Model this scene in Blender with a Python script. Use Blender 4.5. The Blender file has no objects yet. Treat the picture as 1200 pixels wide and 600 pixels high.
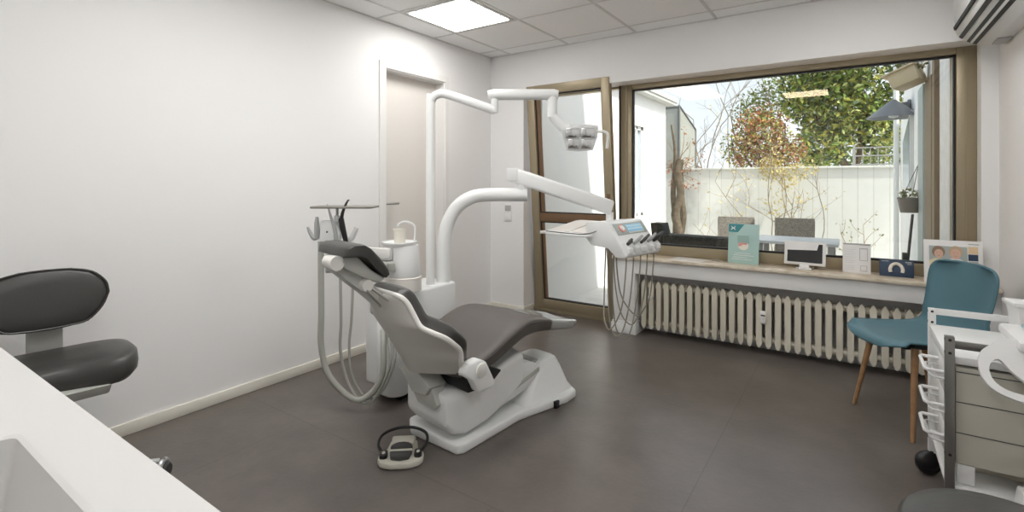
import bpy, bmesh, math, random
from mathutils import Vector, Matrix, Euler
R = math.radians
random.seed(7)
S = bpy.context.scene
COL = S.collection
WM = {}          # world matrices of the empties / parts

# ------------------------------------------------------------------ materials
def mat(name, col, rough=.5, metal=0., noise=0., nscale=8., bump=0., bscale=60., col2=None, spec=.5, coat=0., emit=None, estr=0.):
    m = bpy.data.materials.new(name); m.use_nodes = True
    nt = m.node_tree; b = nt.nodes['Principled BSDF']
    b.inputs['Base Color'].default_value = (*col, 1)
    b.inputs['Roughness'].default_value = rough
    b.inputs['Metallic'].default_value = metal
    b.inputs['Specular IOR Level'].default_value = spec
    b.inputs['Coat Weight'].default_value = coat
    if emit:
        b.inputs['Emission Color'].default_value = (*emit, 1); b.inputs['Emission Strength'].default_value = estr
    tc = nt.nodes.new('ShaderNodeTexCoord')
    if noise or col2:
        n = nt.nodes.new('ShaderNodeTexNoise'); n.inputs['Scale'].default_value = nscale; n.inputs['Detail'].default_value = 6
        nt.links.new(tc.outputs['Object'], n.inputs['Vector'])
        r = nt.nodes.new('ShaderNodeValToRGB')
        c2 = col2 if col2 else tuple(max(0, c*(1-noise)) for c in col)
        c1 = col if col2 else tuple(min(1, c*(1+noise)) for c in col)
        r.color_ramp.elements[0].position = .35; r.color_ramp.elements[1].position = .65
        r.color_ramp.elements[0].color = (*c2, 1); r.color_ramp.elements[1].color = (*c1, 1)
        nt.links.new(n.outputs['Fac'], r.inputs['Fac']); nt.links.new(r.outputs['Color'], b.inputs['Base Color'])
    if bump:
        n2 = nt.nodes.new('ShaderNodeTexNoise'); n2.inputs['Scale'].default_value = bscale; n2.inputs['Detail'].default_value = 4
        nt.links.new(tc.outputs['Object'], n2.inputs['Vector'])
        bp = nt.nodes.new('ShaderNodeBump'); bp.inputs['Strength'].default_value = bump; bp.inputs['Distance'].default_value = .004
        nt.links.new(n2.outputs['Fac'], bp.inputs['Height']); nt.links.new(bp.outputs['Normal'], b.inputs['Normal'])
    return m

def glass_mat(name, tint=(.97, .99, .98), refl=1.0, rcol=(1, .93, .8)):
    m = bpy.data.materials.new(name); m.use_nodes = True; nt = m.node_tree
    nt.nodes.remove(nt.nodes['Principled BSDF']); out = nt.nodes['Material Output']
    t = nt.nodes.new('ShaderNodeBsdfTransparent'); t.inputs['Color'].default_value = (*tint, 1)
    g = nt.nodes.new('ShaderNodeBsdfGlossy'); g.inputs['Roughness'].default_value = .01; g.inputs['Color'].default_value = (*rcol, 1)
    f = nt.nodes.new('ShaderNodeFresnel'); f.inputs['IOR'].default_value = 1.45
    mul = nt.nodes.new('ShaderNodeMath'); mul.operation = 'MULTIPLY'; mul.inputs[1].default_value = refl
    mx = nt.nodes.new('ShaderNodeMixShader')
    nt.links.new(f.outputs[0], mul.inputs[0]); nt.links.new(mul.outputs[0], mx.inputs[0])
    nt.links.new(t.outputs[0], mx.inputs[1]); nt.links.new(g.outputs[0], mx.inputs[2]); nt.links.new(mx.outputs[0], out.inputs[0])
    return m

def brick_lines(name, c1, c2, mortar, bw, bh, ms, rough, offset=0.0, bump=.3, axes='XY', spec=.5, nz=.08):
    m = bpy.data.materials.new(name); m.use_nodes = True; nt = m.node_tree; b = nt.nodes['Principled BSDF']
    tc = nt.nodes.new('ShaderNodeTexCoord'); mp = nt.nodes.new('ShaderNodeMapping')
    if axes == 'XZ': mp.inputs['Rotation'].default_value = (R(90), 0, 0)
    br = nt.nodes.new('ShaderNodeTexBrick'); br.offset = offset
    br.inputs['Scale'].default_value = 1; br.inputs['Brick Width'].default_value = bw; br.inputs['Row Height'].default_value = bh
    br.inputs['Mortar Size'].default_value = ms; br.inputs['Color1'].default_value = (*c1, 1); br.inputs['Color2'].default_value = (*c2, 1)
    br.inputs['Mortar'].default_value = (*mortar, 1)
    nt.links.new(tc.outputs['Object'], mp.inputs['Vector']); nt.links.new(mp.outputs[0], br.inputs['Vector'])
    n = nt.nodes.new('ShaderNodeTexNoise'); n.inputs['Scale'].default_value = 3.5; n.inputs['Detail'].default_value = 9; n.inputs['Roughness'].default_value = .65
    nt.links.new(tc.outputs['Object'], n.inputs['Vector'])
    mx = nt.nodes.new('ShaderNodeMixRGB'); mx.blend_type = 'OVERLAY'; mx.inputs['Fac'].default_value = nz*4
    nt.links.new(br.outputs['Color'], mx.inputs['Color1']); nt.links.new(n.outputs['Fac'], mx.inputs['Color2'])
    nt.links.new(mx.outputs[0], b.inputs['Base Color']); b.inputs['Roughness'].default_value = rough; b.inputs['Specular IOR Level'].default_value = spec
    n2 = nt.nodes.new('ShaderNodeTexNoise'); n2.inputs['Scale'].default_value = 45; n2.inputs['Detail'].default_value = 5
    nt.links.new(tc.outputs['Object'], n2.inputs['Vector'])
    bp = nt.nodes.new('ShaderNodeBump'); bp.inputs['Strength'].default_value = bump; bp.inputs['Distance'].default_value = .003
    nt.links.new(n2.outputs['Fac'], bp.inputs['Height']); nt.links.new(bp.outputs['Normal'], b.inputs['Normal'])
    return m

M = dict(
 wall=mat('wall_paint', (.89, .882, .874), .7, bump=.06, bscale=180, spec=.3),
 wallw=mat('white_trim_paint', (.87, .87, .86), .45),
 frame1=mat('door_frame_paint', (.85, .84, .82), .5),
 base=mat('baseboard_paint', (.80, .77, .68), .45),
 doorp=mat('door_laminate', (.80, .765, .72), .45),
 ceilt=mat('mineral_ceiling_tile', (.94, .94, .94), .85, bump=.15, bscale=220, spec=.2),
 grid=mat('ceiling_grid_metal', (.70, .695, .68), .5),
 floor=brick_lines('slate_vinyl_floor', (.142, .122, .110), (.135, .116, .104), (.105, .090, .08), 1.22, 2.44, .0025, .30, offset=.5, bump=.25, nz=.11),
 bronze=mat('bronze_anodised_aluminium', (.36, .30, .20), .38, .35, bump=.03),
 bronzed=mat('brown_glazing_bead', (.20, .115, .06), .5),
 gasket=mat('black_rubber_gasket', (.012, .012, .013), .6),
 glass=glass_mat('clear_pane_glass', rcol=(1, .80, .58)),
 marble=mat('beige_marble', (.78, .71, .59), .28, col2=(.60, .51, .39), nscale=14),
 rad=mat('ivory_radiator_enamel', (.72, .68, .57), .4),
 radi=mat('white_plastic_matt', (.82, .81, .78), .5),
 unitw=mat('unit_white_lacquer', (.87, .88, .87), .3, coat=.2),
 unitg=mat('unit_grey_plastic', (.50, .505, .47), .45),
 shell=mat('chair_shell_grey', (.60, .59, .55), .6, spec=.3),
 rim=mat('chair_shell_edge', (.80, .79, .75), .4),
 leather=mat('charcoal_upholstery', (.052, .05, .047), .36, bump=.1, bscale=140, spec=.45),
 leath2=mat('lit_seat_upholstery', (.105, .093, .084), .45, bump=.1, bscale=140, spec=.45),  # charcoal upholstery lightened to carry the light on the seat top
 footcov=mat('clear_foot_cover', (.42, .43, .42), .18, coat=.6),
 blackp=mat('black_plastic', (.012, .012, .013), .35),
 darkg=mat('dark_grey_plastic', (.06, .06, .058), .4),
 hose=mat('grey_hose', (.42, .42, .38), .5),
 hosed=mat('beige_grey_hose', (.30, .28, .23), .5),
 steel=mat('brushed_steel', (.52, .51, .49), .3, 1.),
 traym=mat('tray_steel', (.30, .29, .26), .45, .6),
 steeld=mat('dark_brushed_steel', (.26, .255, .24), .35, .9), lamps=mat('lamp_silver', (.80, .81, .81), .25, .1), chrome=mat('chrome', (.75, .76, .76), .12, 1.),
 silver=mat('silver_plastic', (.50, .51, .51), .3, .5),
 teal=mat('petrol_blue_plastic', (.085, .19, .235), .42),
 oak=mat('oak_leg', (.42, .24, .12), .45, col2=(.34, .18, .085), nscale=30),
 cartw=mat('cart_white_steel', (.82, .82, .81), .35),
 cartb=mat('cart_beige_panel', (.52, .50, .43), .5),
 cartbd=mat('cart_inner_panel', (.60, .55, .46), .5),
 counter=mat('white_solid_surface', (.66, .65, .64), .35),
 paperw=mat('white_paper', (.84, .83, .82), .6),
 greyt=mat('printed_grey', (.45, .44, .44), .6),
 pteal=mat('printed_mint', (.43, .62, .58), .5), pdteal=mat('printed_teal', (.06, .30, .33), .5),
 pgum=mat('printed_pink', (.75, .33, .28), .5), ptooth=mat('printed_cream', (.86, .80, .70), .5),
 navy=mat('printed_navy', (.03, .055, .105), .5), peach=mat('printed_peach', (.80, .58, .36), .5),
 skin=mat('printed_skin', (.72, .46, .35), .5), hairp=mat('printed_hair', (.30, .21, .14), .5), hairg=mat('printed_fair_hair', (.55, .42, .28), .5),
 pgrey=mat('printed_grey_green', (.42, .46, .44), .5), pyel=mat('printed_yellow', (.78, .68, .45), .5),
 screen=mat('dark_screen', (.012, .012, .014), .12), lcd=mat('lcd', (.20, .42, .55), .3, emit=(.25, .5, .65), estr=.35),
 red=mat('red_plastic', (.5, .06, .03), .4), green=mat('green_plastic', (.08, .25, .10), .5), bluepl=mat('pale_blue_plastic', (.36, .49, .53), .4),
 diff=mat('led_diffuser', (.9, .9, .9), .5, emit=(1, .985, .965), estr=11.0),
 # outside
 render=mat('white_render', (.80, .80, .79), .85, bump=.3, bscale=50),
 gwall=brick_lines('whitewashed_board_wall', (.72, .73, .70), (.67, .68, .65), (.56, .57, .53), .19, 6.0, .006, .85, bump=.4, axes='XZ', nz=.06),
 tile=mat('courtyard_tile', (.70, .68, .65), .75, noise=.08, nscale=5, bump=.2),
 nhouse=mat('neighbour_render', (.62, .66, .72), .9), roofz=mat('zinc_fascia', (.55, .55, .52), .6),
 glz=mat('lean_to_glazing', (.36, .37, .34), .2, .1), lframe=mat('lean_to_frame', (.12, .13, .13), .5),
 bark=mat('bark', (.11, .088, .062), .9, noise=.3, nscale=20, bump=.8, bscale=25), twig=mat('dry_twig', (.30, .22, .13), .85), twigg=mat('grey_twig', (.24, .20, .14), .85),
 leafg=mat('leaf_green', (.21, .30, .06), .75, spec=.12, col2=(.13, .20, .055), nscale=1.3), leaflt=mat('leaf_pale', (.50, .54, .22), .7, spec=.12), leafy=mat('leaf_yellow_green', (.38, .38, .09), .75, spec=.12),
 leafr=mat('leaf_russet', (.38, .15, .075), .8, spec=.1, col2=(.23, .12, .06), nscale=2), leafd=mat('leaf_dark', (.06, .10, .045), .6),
 leafs=mat('leaf_straw', (.60, .50, .20), .8, spec=.1), leafo=mat('leaf_olive', (.20, .22, .09), .8, spec=.1),
 wicker=mat('grey_wicker', (.34, .31, .27), .8, noise=.3, nscale=90, bump=.8, bscale=120), sofad=mat('dark_wicker', (.05, .052, .05), .8, noise=.4, nscale=60, bump=.8, bscale=100),
 ttop=mat('table_top_white', (.74, .77, .80), .4), lampg=mat('grey_lamp_shade', (.20, .22, .24), .4), lampw=mat('lamp_inner_white', (.8, .8, .78), .5),
 pot=mat('grey_pot', (.22, .20, .18), .8), pipe=mat('white_pipe', (.75, .77, .76), .4), bluew=mat('pale_blue_glass', (.42, .52, .60), .15), tealf=mat('grey_green_frame', (.40, .47, .46), .5),
 brownp=mat('brown_panel', (.22, .16, .10), .6), ply=mat('pale_plywood', (.74, .63, .44), .7),
 fencem=mat('galvanised_wire', (.34, .34, .33), .5, .3),
 redb=mat('red_blossom', (.45, .06, .05), .6),
)

# ------------------------------------------------------------------ geometry helper
def catmull(pts, n=8):
    P = [Vector(p) for p in pts]
    if len(P) < 3: return P
    out = []
    for i in range(len(P)-1):
        p0 = P[i-1] if i else P[0]*2-P[1]; p1 = P[i]; p2 = P[i+1]; p3 = P[i+2] if i+2 < len(P) else P[-1]*2-P[-2]
        for k in range(n):
            t = k/n
            out.append(.5*((2*p1)+(p2-p0)*t+(2*p0-5*p1+4*p2-p3)*t*t+(3*p1-p0-3*p2+p3)*t**3))
    out.append(P[-1]); return out

class MB:
    def __init__(s): s.bm = bmesh.new()
    def merge(s, b2, mx=None):
        if mx is not None: bmesh.ops.transform(b2, matrix=mx, verts=b2.verts)
        me = bpy.data.meshes.new('t'); b2.to_mesh(me); b2.free(); s.bm.from_mesh(me); bpy.data.meshes.remove(me); return s
    def box(s, a, b, bev=0., seg=2, mx=None):
        b2 = bmesh.new(); bmesh.ops.create_cube(b2, size=1)
        a = Vector(a); b = Vector(b); c = (a+b)/2; d = b-a
        for v in b2.verts: v.co = Vector((v.co.x*d.x, v.co.y*d.y, v.co.z*d.z))+c
        if bev: bmesh.ops.bevel(b2, geom=b2.edges[:], offset=bev, segments=seg, profile=.5, affect='EDGES', clamp_overlap=True)
        return s.merge(b2, mx)
    def tube(s, pts, r, n=12, caps=True, smooth=0, mx=None):
        P = catmull(pts, smooth) if smooth else [Vector(p) for p in pts]
        rs = r if isinstance(r, (list, tuple)) else [r]*len(P)
        if len(rs) != len(P): rs = [rs[min(len(rs)-1, int(i/(len(P)-1)*(len(rs)-1)))]*(1-((i/(len(P)-1)*(len(rs)-1)) % 1))+rs[min(len(rs)-1, int(i/(len(P)-1)*(len(rs)-1))+1)]*((i/(len(P)-1)*(len(rs)-1)) % 1) for i in range(len(P))]
        b2 = bmesh.new(); rings = []; up = None
        for i, p in enumerate(P):
            t = (P[min(i+1, len(P)-1)]-P[max(i-1, 0)]).normalized()
            if up is None: up = Vector((0, 0, 1)) if abs(t.z) < .9 else Vector((1, 0, 0))
            u = (up-t*up.dot(t)).normalized(); v = t.cross(u); up = u
            rings.append([b2.verts.new(p+(u*math.cos(2*math.pi*k/n)+v*math.sin(2*math.pi*k/n))*rs[i]) for k in range(n)])
        for a, b in zip(rings, rings[1:]):
            for k in range(n): b2.faces.new((a[k], a[(k+1) % n], b[(k+1) % n], b[k]))
        if caps: b2.faces.new(rings[0][::-1]); b2.faces.new(rings[-1])
        return s.merge(b2, mx)
    def lathe(s, prof, c=(0, 0, 0), n=32, mx=None):
        b2 = bmesh.new(); rings = []
        for r, z in prof:
            if r < 1e-5: rings.append([b2.verts.new((c[0], c[1], c[2]+z))])
            else: rings.append([b2.verts.new((c[0]+r*math.cos(2*math.pi*k/n), c[1]+r*math.sin(2*math.pi*k/n), c[2]+z)) for k in range(n)])
        for a, b in zip(rings, rings[1:]):
            for k in range(n):
                f = [a[k % len(a)], a[(k+1) % len(a)], b[(k+1) % len(b)], b[k % len(b)]]
                f2 = [];
                for v in f:
                    if v not in f2: f2.append(v)
                if len(f2) > 2: b2.faces.new(f2)
        for rg in (rings[0], rings[-1]):
            if len(rg) > 2: b2.faces.new(rg)
        bmesh.ops.recalc_face_normals(b2, faces=b2.faces[:])
        return s.merge(b2, mx)
    def prism(s, pts, h0, h1, axis='z', bev=0., seg=2, mx=None, top=1.):
        """outline pts (2D) extruded along axis. z: (x,y); x: (y,z); y: (x,z)"""
        b2 = bmesh.new()
        def mk(p, h): return {'z': (p[0], p[1], h), 'x': (h, p[0], p[1]), 'y': (p[0], h, p[1])}[axis]
        cx = sum(p[0] for p in pts)/len(pts); cy = sum(p[1] for p in pts)/len(pts)
        A = [b2.verts.new(mk(p, h0)) for p in pts]; B = [b2.verts.new(mk((cx+(p[0]-cx)*top, cy+(p[1]-cy)*top), h1)) for p in pts]
        b2.faces.new(A[::-1]); b2.faces.new(B)
        n = len(pts)
        for k in range(n): b2.faces.new((A[k], A[(k+1) % n], B[(k+1) % n], B[k]))
        bmesh.ops.recalc_face_normals(b2, faces=b2.faces[:])
        if bev: bmesh.ops.bevel(b2, geom=b2.edges[:], offset=bev, segments=seg, profile=.5, affect='EDGES', clamp_overlap=True)
        return s.merge(b2, mx)
    def loft(s, secs, caps=True, closed=True, mx=None):
        b2 = bmesh.new(); rings = [[b2.verts.new(p) for p in sc] for sc in secs]
        n = len(rings[0])
        for a, b in zip(rings, rings[1:]):
            for k in range(n if closed else n-1): b2.faces.new((a[k], a[(k+1) % n], b[(k+1) % n], b[k]))
        if caps and closed: b2.faces.new(rings[0][::-1]); b2.faces.new(rings[-1])
        bmesh.ops.recalc_face_normals(b2, faces=b2.faces[:])
        return s.merge(b2, mx)
    def ball(s, c, r, u=20, v=12, mx=None):
        b2 = bmesh.new(); bmesh.ops.create_uvsphere(b2, u_segments=u, v_segments=v, radius=1)
        r = r if isinstance(r, (tuple, list)) else (r, r, r)
        for q in b2.verts: q.co = Vector((q.co.x*r[0]+c[0], q.co.y*r[1]+c[1], q.co.z*r[2]+c[2]))
        return s.merge(b2, mx)
    def leaves(s, n, c, rad, size, mats=1, shell=.55, aspect=.5):
        """loose leaf blades scattered in an ellipsoid"""
        for _ in range(n):
            while True:
                d = Vector((random.uniform(-1, 1), random.uniform(-1, 1), random.uniform(-1, 1)))
                if .0 < d.length < 1: break
            d = d.normalized()*(shell+(1-shell)*random.random()) if random.random() < .7 else d
            p = Vector((c[0]+d.x*rad[0], c[1]+d.y*rad[1], c[2]+d.z*rad[2]))
            L = size*random.uniform(.6, 1.3); w = L*aspect
            e = Euler((random.uniform(-1.2, 1.2), random.uniform(-1.2, 1.2), random.uniform(0, 6.28))).to_matrix()
            q = [(-L/2, 0, 0), (0, -w/2, .12*L), (L/2, 0, 0), (0, w/2, .12*L)]
            f = s.bm.faces.new([s.bm.verts.new(p+e @ Vector(t)) for t in q])
            f.material_index = random.randrange(mats)
        return s
    def build(s, name, m, parent=None, local=True, smooth=40, extra=()):
        me = bpy.data.meshes.new(name); s.bm.normal_update(); s.bm.to_mesh(me); s.bm.free()
        for mm in ([m]+list(extra)): me.materials.append(mm)
        o = bpy.data.objects.new(name, me); COL.objects.link(o)
        if parent is not None:
            if not local: me.transform(WM[parent.name].inverted())
            o.parent = parent; WM[o.name] = WM[parent.name].copy()
        else: WM[o.name] = Matrix()
        if smooth:
            for p in me.polygons: p.use_smooth = True
            me.set_sharp_from_angle(angle=R(smooth))
        return o
    def thing(s, name, m, base, label, cat, group=None, kind=None, **k):
        """a single-mesh top-level thing built in world coordinates, origin moved to base"""
        o = s.build(name, m, None, **k); o.data.transform(Matrix.Translation(-Vector(base))); o.location = base
        WM[o.name] = Matrix.Translation(base); tag(o, label, cat, group, kind); return o

def tag(o, label=None, cat=None, group=None, kind=None):
    if label: o['label'] = label
    if cat: o['category'] = cat
    if group: o['group'] = group
    if kind: o['kind'] = kind
    return o
def empty(name, loc=(0, 0, 0), rz=0., label=None, cat=None, group=None, kind=None):
    o = bpy.data.objects.new(name, None); COL.objects.link(o); o.location = loc; o.rotation_euler = (0, 0, rz); o.empty_display_size = .1
    WM[o.name] = Matrix.Translation(loc) @ Matrix.Rotation(rz, 4, 'Z'); return tag(o, label, cat, group, kind)
def kids(o): return [c for c in bpy.data.objects if c.parent == o]
def copy_tree(o, parent=None):
    c = o.copy(); COL.objects.link(c)
    if parent is not None: c.parent = parent
    for ch in kids(o): copy_tree(ch, c)
    return c
def rrect(hx, hy, r, n=5, c=(0, 0)):
    out = []
    for sx, sy, a0 in ((1, 1, 0), (-1, 1, 90), (-1, -1, 180), (1, -1, 270)):
        for k in range(n+1):
            a = R(a0+90*k/n); out.append((c[0]+sx*(hx-r)+r*math.cos(a), c[1]+sy*(hy-r)+r*math.sin(a)))
    return out
def lerp(tab, t):
    for (a, va), (b, vb) in zip(tab, tab[1:]):
        if t <= b: return va+(vb-va)*max(0, (t-a))/(b-a)
    return tab[-1][1]

RX, CH = 3.69, 2.49      # right wall, ceiling height
FY = -4.55               # wall behind the camera
# ================================================================== ROOM SHELL
def st(o): o['kind'] = 'structure'; return o
st(MB().box((-.02, FY, -.1), (RX+.1, .26, 0)).build('floor', M['floor'], smooth=0))
# left wall with a doorway
w = MB().box((-.2, FY, 0), (0, -1.357, CH)).box((-.2, -.68, 0), (0, .3, CH)).box((-.2, -1.357, 2.135), (0, -.68, CH))
st(w.build('wall_left', M['wall'], smooth=0))
st(MB().box((-.1, FY-.15, 0), (RX+.15, FY, CH)).build('wall_front', M['wall'], smooth=0))
st(MB().box((RX, FY, 0), (RX+.15, .3, CH)).build('wall_right', M['wall'], smooth=0))
# back wall: piece beside the door, header over door and window, parapet niche below the window, right reveal, unseen shading storey
w = MB().box((-.2, 0, 0), (.39, .3, CH)).box((.39, 0, 2.10), (RX, .3, CH), .0)
w.box((1.31, .2, 0), (RX, .30, .615)).box((3.612, .06, .64), (RX, .3, 2.10)).box((3.62, .0, 0), (RX, .3, .615))
st(w.build('wall_back', M['wall'], smooth=0))
st(MB().box((-.4, .02, CH+.12), (14, .30, 8.0)).box((-.4, FY-.2, CH+.12), (RX+.6, .02, CH+.3)).build('wall_shading_storey', M['render'], smooth=0))  # unseen storey and roof slab sized to shade the wing wall and stop leaks
# pillar with plinth between door and window niche
st(MB().box((1.31, -.035, 0), (1.50, .2, .615), .004).box((1.297, -.048, 0), (1.513, .2, .085), .006).box((1.303, -.042, .085), (1.507, .2, .10), .006).build('trim_1', M['wallw']))
# board above the radiator
st(MB().box((1.50, -.03, .502), (3.62, 0, .615), .003).build('trim_2', M['wallw']))
st(MB().box((1.295, -.06, .615), (3.685, .19, .64), .006).build('window_sill', M['marble']))
# baseboards
st(MB().box((0, FY, 0), (.014, -1.43, .062), .004).box((0, -.62, 0), (.014, .0, .062), .004).build('baseboard_left', M['base']))
st(MB().box((0.014, -.014, 0), (.404, 0, .07), .004).box((.39, -.01, 0), (.404, .17, .07), .004).build('baseboard_back', M['base']))
# ceiling with visible grid
c = MB().box((-.1, FY-.1, CH), (RX+.1, .3, CH+.1))
st(c.build('ceiling', M['ceilt'], smooth=0))
g = MB()
gx = [.25+.625*k for k in range(6)]; gy = [-.2-.625*k for k in range(7)]
for x in gx: g.box((x-.011, FY, CH-.003), (x+.011, 0, CH+.001))
for y in gy: g.box((0, y-.011, CH-.0028), (RX, y+.011, CH+.001))
g.box((0, FY, CH-.003), (.018, 0, CH+.001)).box((0, -.018, CH-.003), (RX, 0, CH+.001))
st(g.build('trim_3', M['grid'], smooth=0))
# ceiling panels: one seen, one inferred from its reflection, three unseen added for fill
pan = empty('ceiling_light', (.5625, -1.1375, CH), label='square flush white ceiling light panel glowing near the left wall', cat='ceiling light', group='ceiling light panels')
MB().box((-.29, -.29, -.006), (.29, .29, .0), .002).build('frame', M['grid'], pan)
MB().box((-.262, -.262, -.009), (.262, .262, -.004), .001).build('diffuser', M['diff'], pan)
for x, y, l in ((3.0625, -1.1375, 'unseen square ceiling light panel beside the air conditioner, placed to brighten the right wall'),
                (1.1875, -2.3875, 'unseen square ceiling light panel added for fill above the head end of the patient chair'),
                (1.1875, -3.0125, 'unseen square ceiling light panel added for fill above the saddle stool'),
                (2.4375, -3.6375, 'square ceiling light panel over the counter, reflected as a bar in the window')):
    q = copy_tree(pan); q.location = (x, y, CH); q['label'] = l
# ---- left wall door (closed, recessed)
d1 = st(empty('door_1', (-.09, -1.02, 0)))
MB().box((-.14, -1.357, 0), (-.095, -.68, 2.135)).build('leaf', M['doorp'], d1, local=False, smooth=0)
fr = MB()
fr.box((-.001, -1.42, 0), (.012, -1.357, 2.1345)).box((-.001, -.68, 0), (.012, -.64, 2.1345)).box((-.001, -1.42, 2.135), (.012, -.64, 2.185))
fr.box((-.095, -1.357, 0), (.0, -1.347, 2.1245)).box((-.095, -.69, 0), (.0, -.68, 2.1245)).box((-.095, -1.357, 2.125), (.0, -.68, 2.135))
fr.build('door_frame', M['frame1'], d1, local=False, smooth=0)
h = MB().tube([(-.095, -1.30, 1.083), (-.045, -1.30, 1.083), (-.04, -1.29, 1.083), (-.04, -1.18, 1.083)], .0085).lathe([(0, 0), (.024, 0), (.024, .008), (0, .008)], mx=Matrix.Translation((-.095, -1.30, 1.083)) @ Matrix.Rotation(R(90), 4, 'Y'))
h.build('door_handle', M['steel'], d1, local=False)
# ---- window
w1 = st(empty('window_1', (2.45, .2, .64)))
fy0, fy1 = .18, .25
f = MB().box((1.288, fy0, .02), (1.39, fy1, 2.13), .006).box((3.515, fy0, .64), (3.612, fy1, 2.13), .006).box((1.39, fy0+.001, 2.058), (3.515, fy1, 2.13), .006).box((1.39, fy0+.001, .64), (3.515, fy1, .722), .006)
f.box((1.345, fy0-.012, .64), (1.353, fy0+.002, 2.10)).box((3.56, fy0-.006, .64), (3.566, fy0+.002, 2.10))
f.build('window_frame', M['bronze'], w1, local=False)
f = MB().box((1.388, fy0+.02, .72), (1.398, fy1-.01, 2.06)).box((3.504, fy0+.02, .72), (3.517, fy1-.01, 2.06)).box((1.39, fy0+.02, 2.046), (3.515, fy1-.01, 2.06)).box((1.39, fy0+.02, .72), (3.515, fy1-.01, .735))
f.build('gasket', M['gasket'], w1, local=False, smooth=0)
MB().box((1.2785, .172, .05), (1.288, .25, 2.1)).build('gasket', M['gasket'], w1, local=False, smooth=0)
MB().box((1.392, .212, .725), (3.511, .216, 2.055)).build('window_pane', M['glass'], w1, local=False, smooth=0)
# ---- balcony door, tilted open at the top
d2 = st(empty('door_2', (.84, .2, 0)))
f = MB().box((.39, .2, 0), (.43, .28, 2.12), .004).box((.39, .2, 2.08), (1.30, .28, 2.12), .004).box((.39, .19, 0), (1.29, .28, .045), .004)
f.build('door_frame', M['bronze'], d2, local=False)
tl = Matrix.Translation((0, .2, .04)) @ Matrix.Rotation(R(5.2), 4, 'X')
x0, x1, HT = .424, 1.262, 2.125
f = MB()
f.box((x0, -.02, 0), (x0+.082, .04, HT), .006, mx=tl).box((x1-.078, -.02, 0), (x1, .04, HT), .006, mx=tl)
f.box((x0+.08, -.019, 0), (x1-.076, .04, .085), .004, mx=tl).box((x0+.08, -.019, HT-.085), (x1-.076, .04, HT), .004, mx=tl)
lf = f.build('leaf_frame', M['bronze'], d2, local=False)
MB().box((x0+.08, -.012, .845), (x1-.076, .036, .925), .004, mx=tl).build('transom', M['bronzed'], lf, local=False)
f = MB()
for z0, z1 in ((.085, .845), (.925, HT-.085)):
    f.box((x0+.082, .0, z0), (x0+.092, .03, z1), mx=tl).box((x1-.088, .0, z0), (x1-.078, .03, z1), mx=tl).box((x0+.08, .0, z0), (x1-.078, .03, z0+.01), mx=tl).box((x0+.08, .0, z1-.012), (x1-.078, .03, z1), mx=tl)
f.build('gasket', M['gasket'], lf, local=False, smooth=0)
f = MB()
f.box((x0+.092, .006, .095), (x0+.112, .03, .84), mx=tl).box((x0+.092, .006, .93), (x0+.125, .03, HT-.095), mx=tl)
f.build('glazing_bead', M['bronzed'], lf, local=False, smooth=0)
f = MB().box((x0+.085, .012, .085), (x1-.08, .016, .845), mx=tl).box((x0+.085, .012, .925), (x1-.08, .016, HT-.085), mx=tl)
f.build('pane', M['glass'], lf, local=False, smooth=0)
MB().box((x1-.055, -.03, .98), (x1-.03, -.018, 1.12), .004, mx=tl).box((x1-.05, -.05, 1.03), (x1-.035, -.03, 1.05), .003, mx=tl).box((x1-.052, -.06, .93), (x1-.033, -.045, 1.055), .005, mx=tl).build('door_handle', M['bronzed'], lf, local=False)

# ================================================================== RADIATOR
rd = empty('radiator', (2.44, .06, .05), label='long ivory cast column radiator under the window sill', cat='radiator')
pitch = .0612; n = 34; xs0 = 1.558
def column():
    b = MB()
    for yy in (0, .055, .11):
        prof = [(-.02, .05), (-.008, .024), (0, .0), (.008, .024), (.02, .05)]
        b.loft([[(x, yy-.016, z) for x, z in ((-.003, 0), (.003, 0), (.003, .001), (-.003, .001))],
                [(x, yy+y, .028) for x, y in ((-.019, -.018), (.019, -.018), (.019, .018), (-.019, .018))],
                [(x, yy+y, .372) for x, y in ((-.019, -.018), (.019, -.018), (.019, .018), (-.019, .018))],
                [(x, yy-.016, z) for x, z in ((-.003, .40), (.003, .40), (.003, .401), (-.003, .401))]] if yy == 0 else
               [[(x, yy+y, .03) for x, y in ((-.015, -.015), (.015, -.015), (.015, .015), (-.015, .015))],
                [(x, yy+y, .372) for x, y in ((-.015, -.015), (.015, -.015), (.015, .015), (-.015, .015))]])
    b.tube([(-.0306, .03, .05), (.0306, .03, .05)], .023, 10).tube([(-.0306, .03, .35), (.0306, .03, .35)], .023, 10)
    b.box((-.0306, .045, .335), (.0306, .12, .36)).box((-.0306, .045, .04), (.0306, .12, .06))
    return b
c0 = column().build('column', M['rad'], rd); zt = .0
c0.location = (xs0-2.44, -.03, .002)
for k in range(1, n):
    c = c0.copy(); COL.objects.link(c); c.location = (xs0-2.44+k*pitch, -.03, .002)
# (column tips reach z .45 at the left wall side)
for x in (-.9, .9): MB().tube([(x, .07, .05), (x, .14, .05)], .012).build('bracket', M['rad'], rd)
al = MB().box((2.424-2.44, -.066, .185), (2.464-2.44, -.046, .275), .004).build('heat_meter', M['radi'], rd)
MB().box((2.430-2.44, -.0675, .24), (2.458-2.44, -.065, .25)).build('meter_window', M['darkg'], al)
MB().lathe([(.0, 0), (.016, 0), (.016, .03), (.012, .034), (0, .034)], mx=Matrix.Translation((1.619-2.44, -.046, .27)) @ Matrix.Rotation(R(90), 4, 'X')).build('air_valve', M['radi'], rd)

# ================================================================== DENTAL CHAIR (local frame: +y to the feet, +x the near side)
ch = empty('dental_chair', (1.36, -1.85, 0), -math.atan2(.18, .98), 'reclined dental patient chair with charcoal upholstery and grey back shell on the dark floor', 'dental chair')
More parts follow.
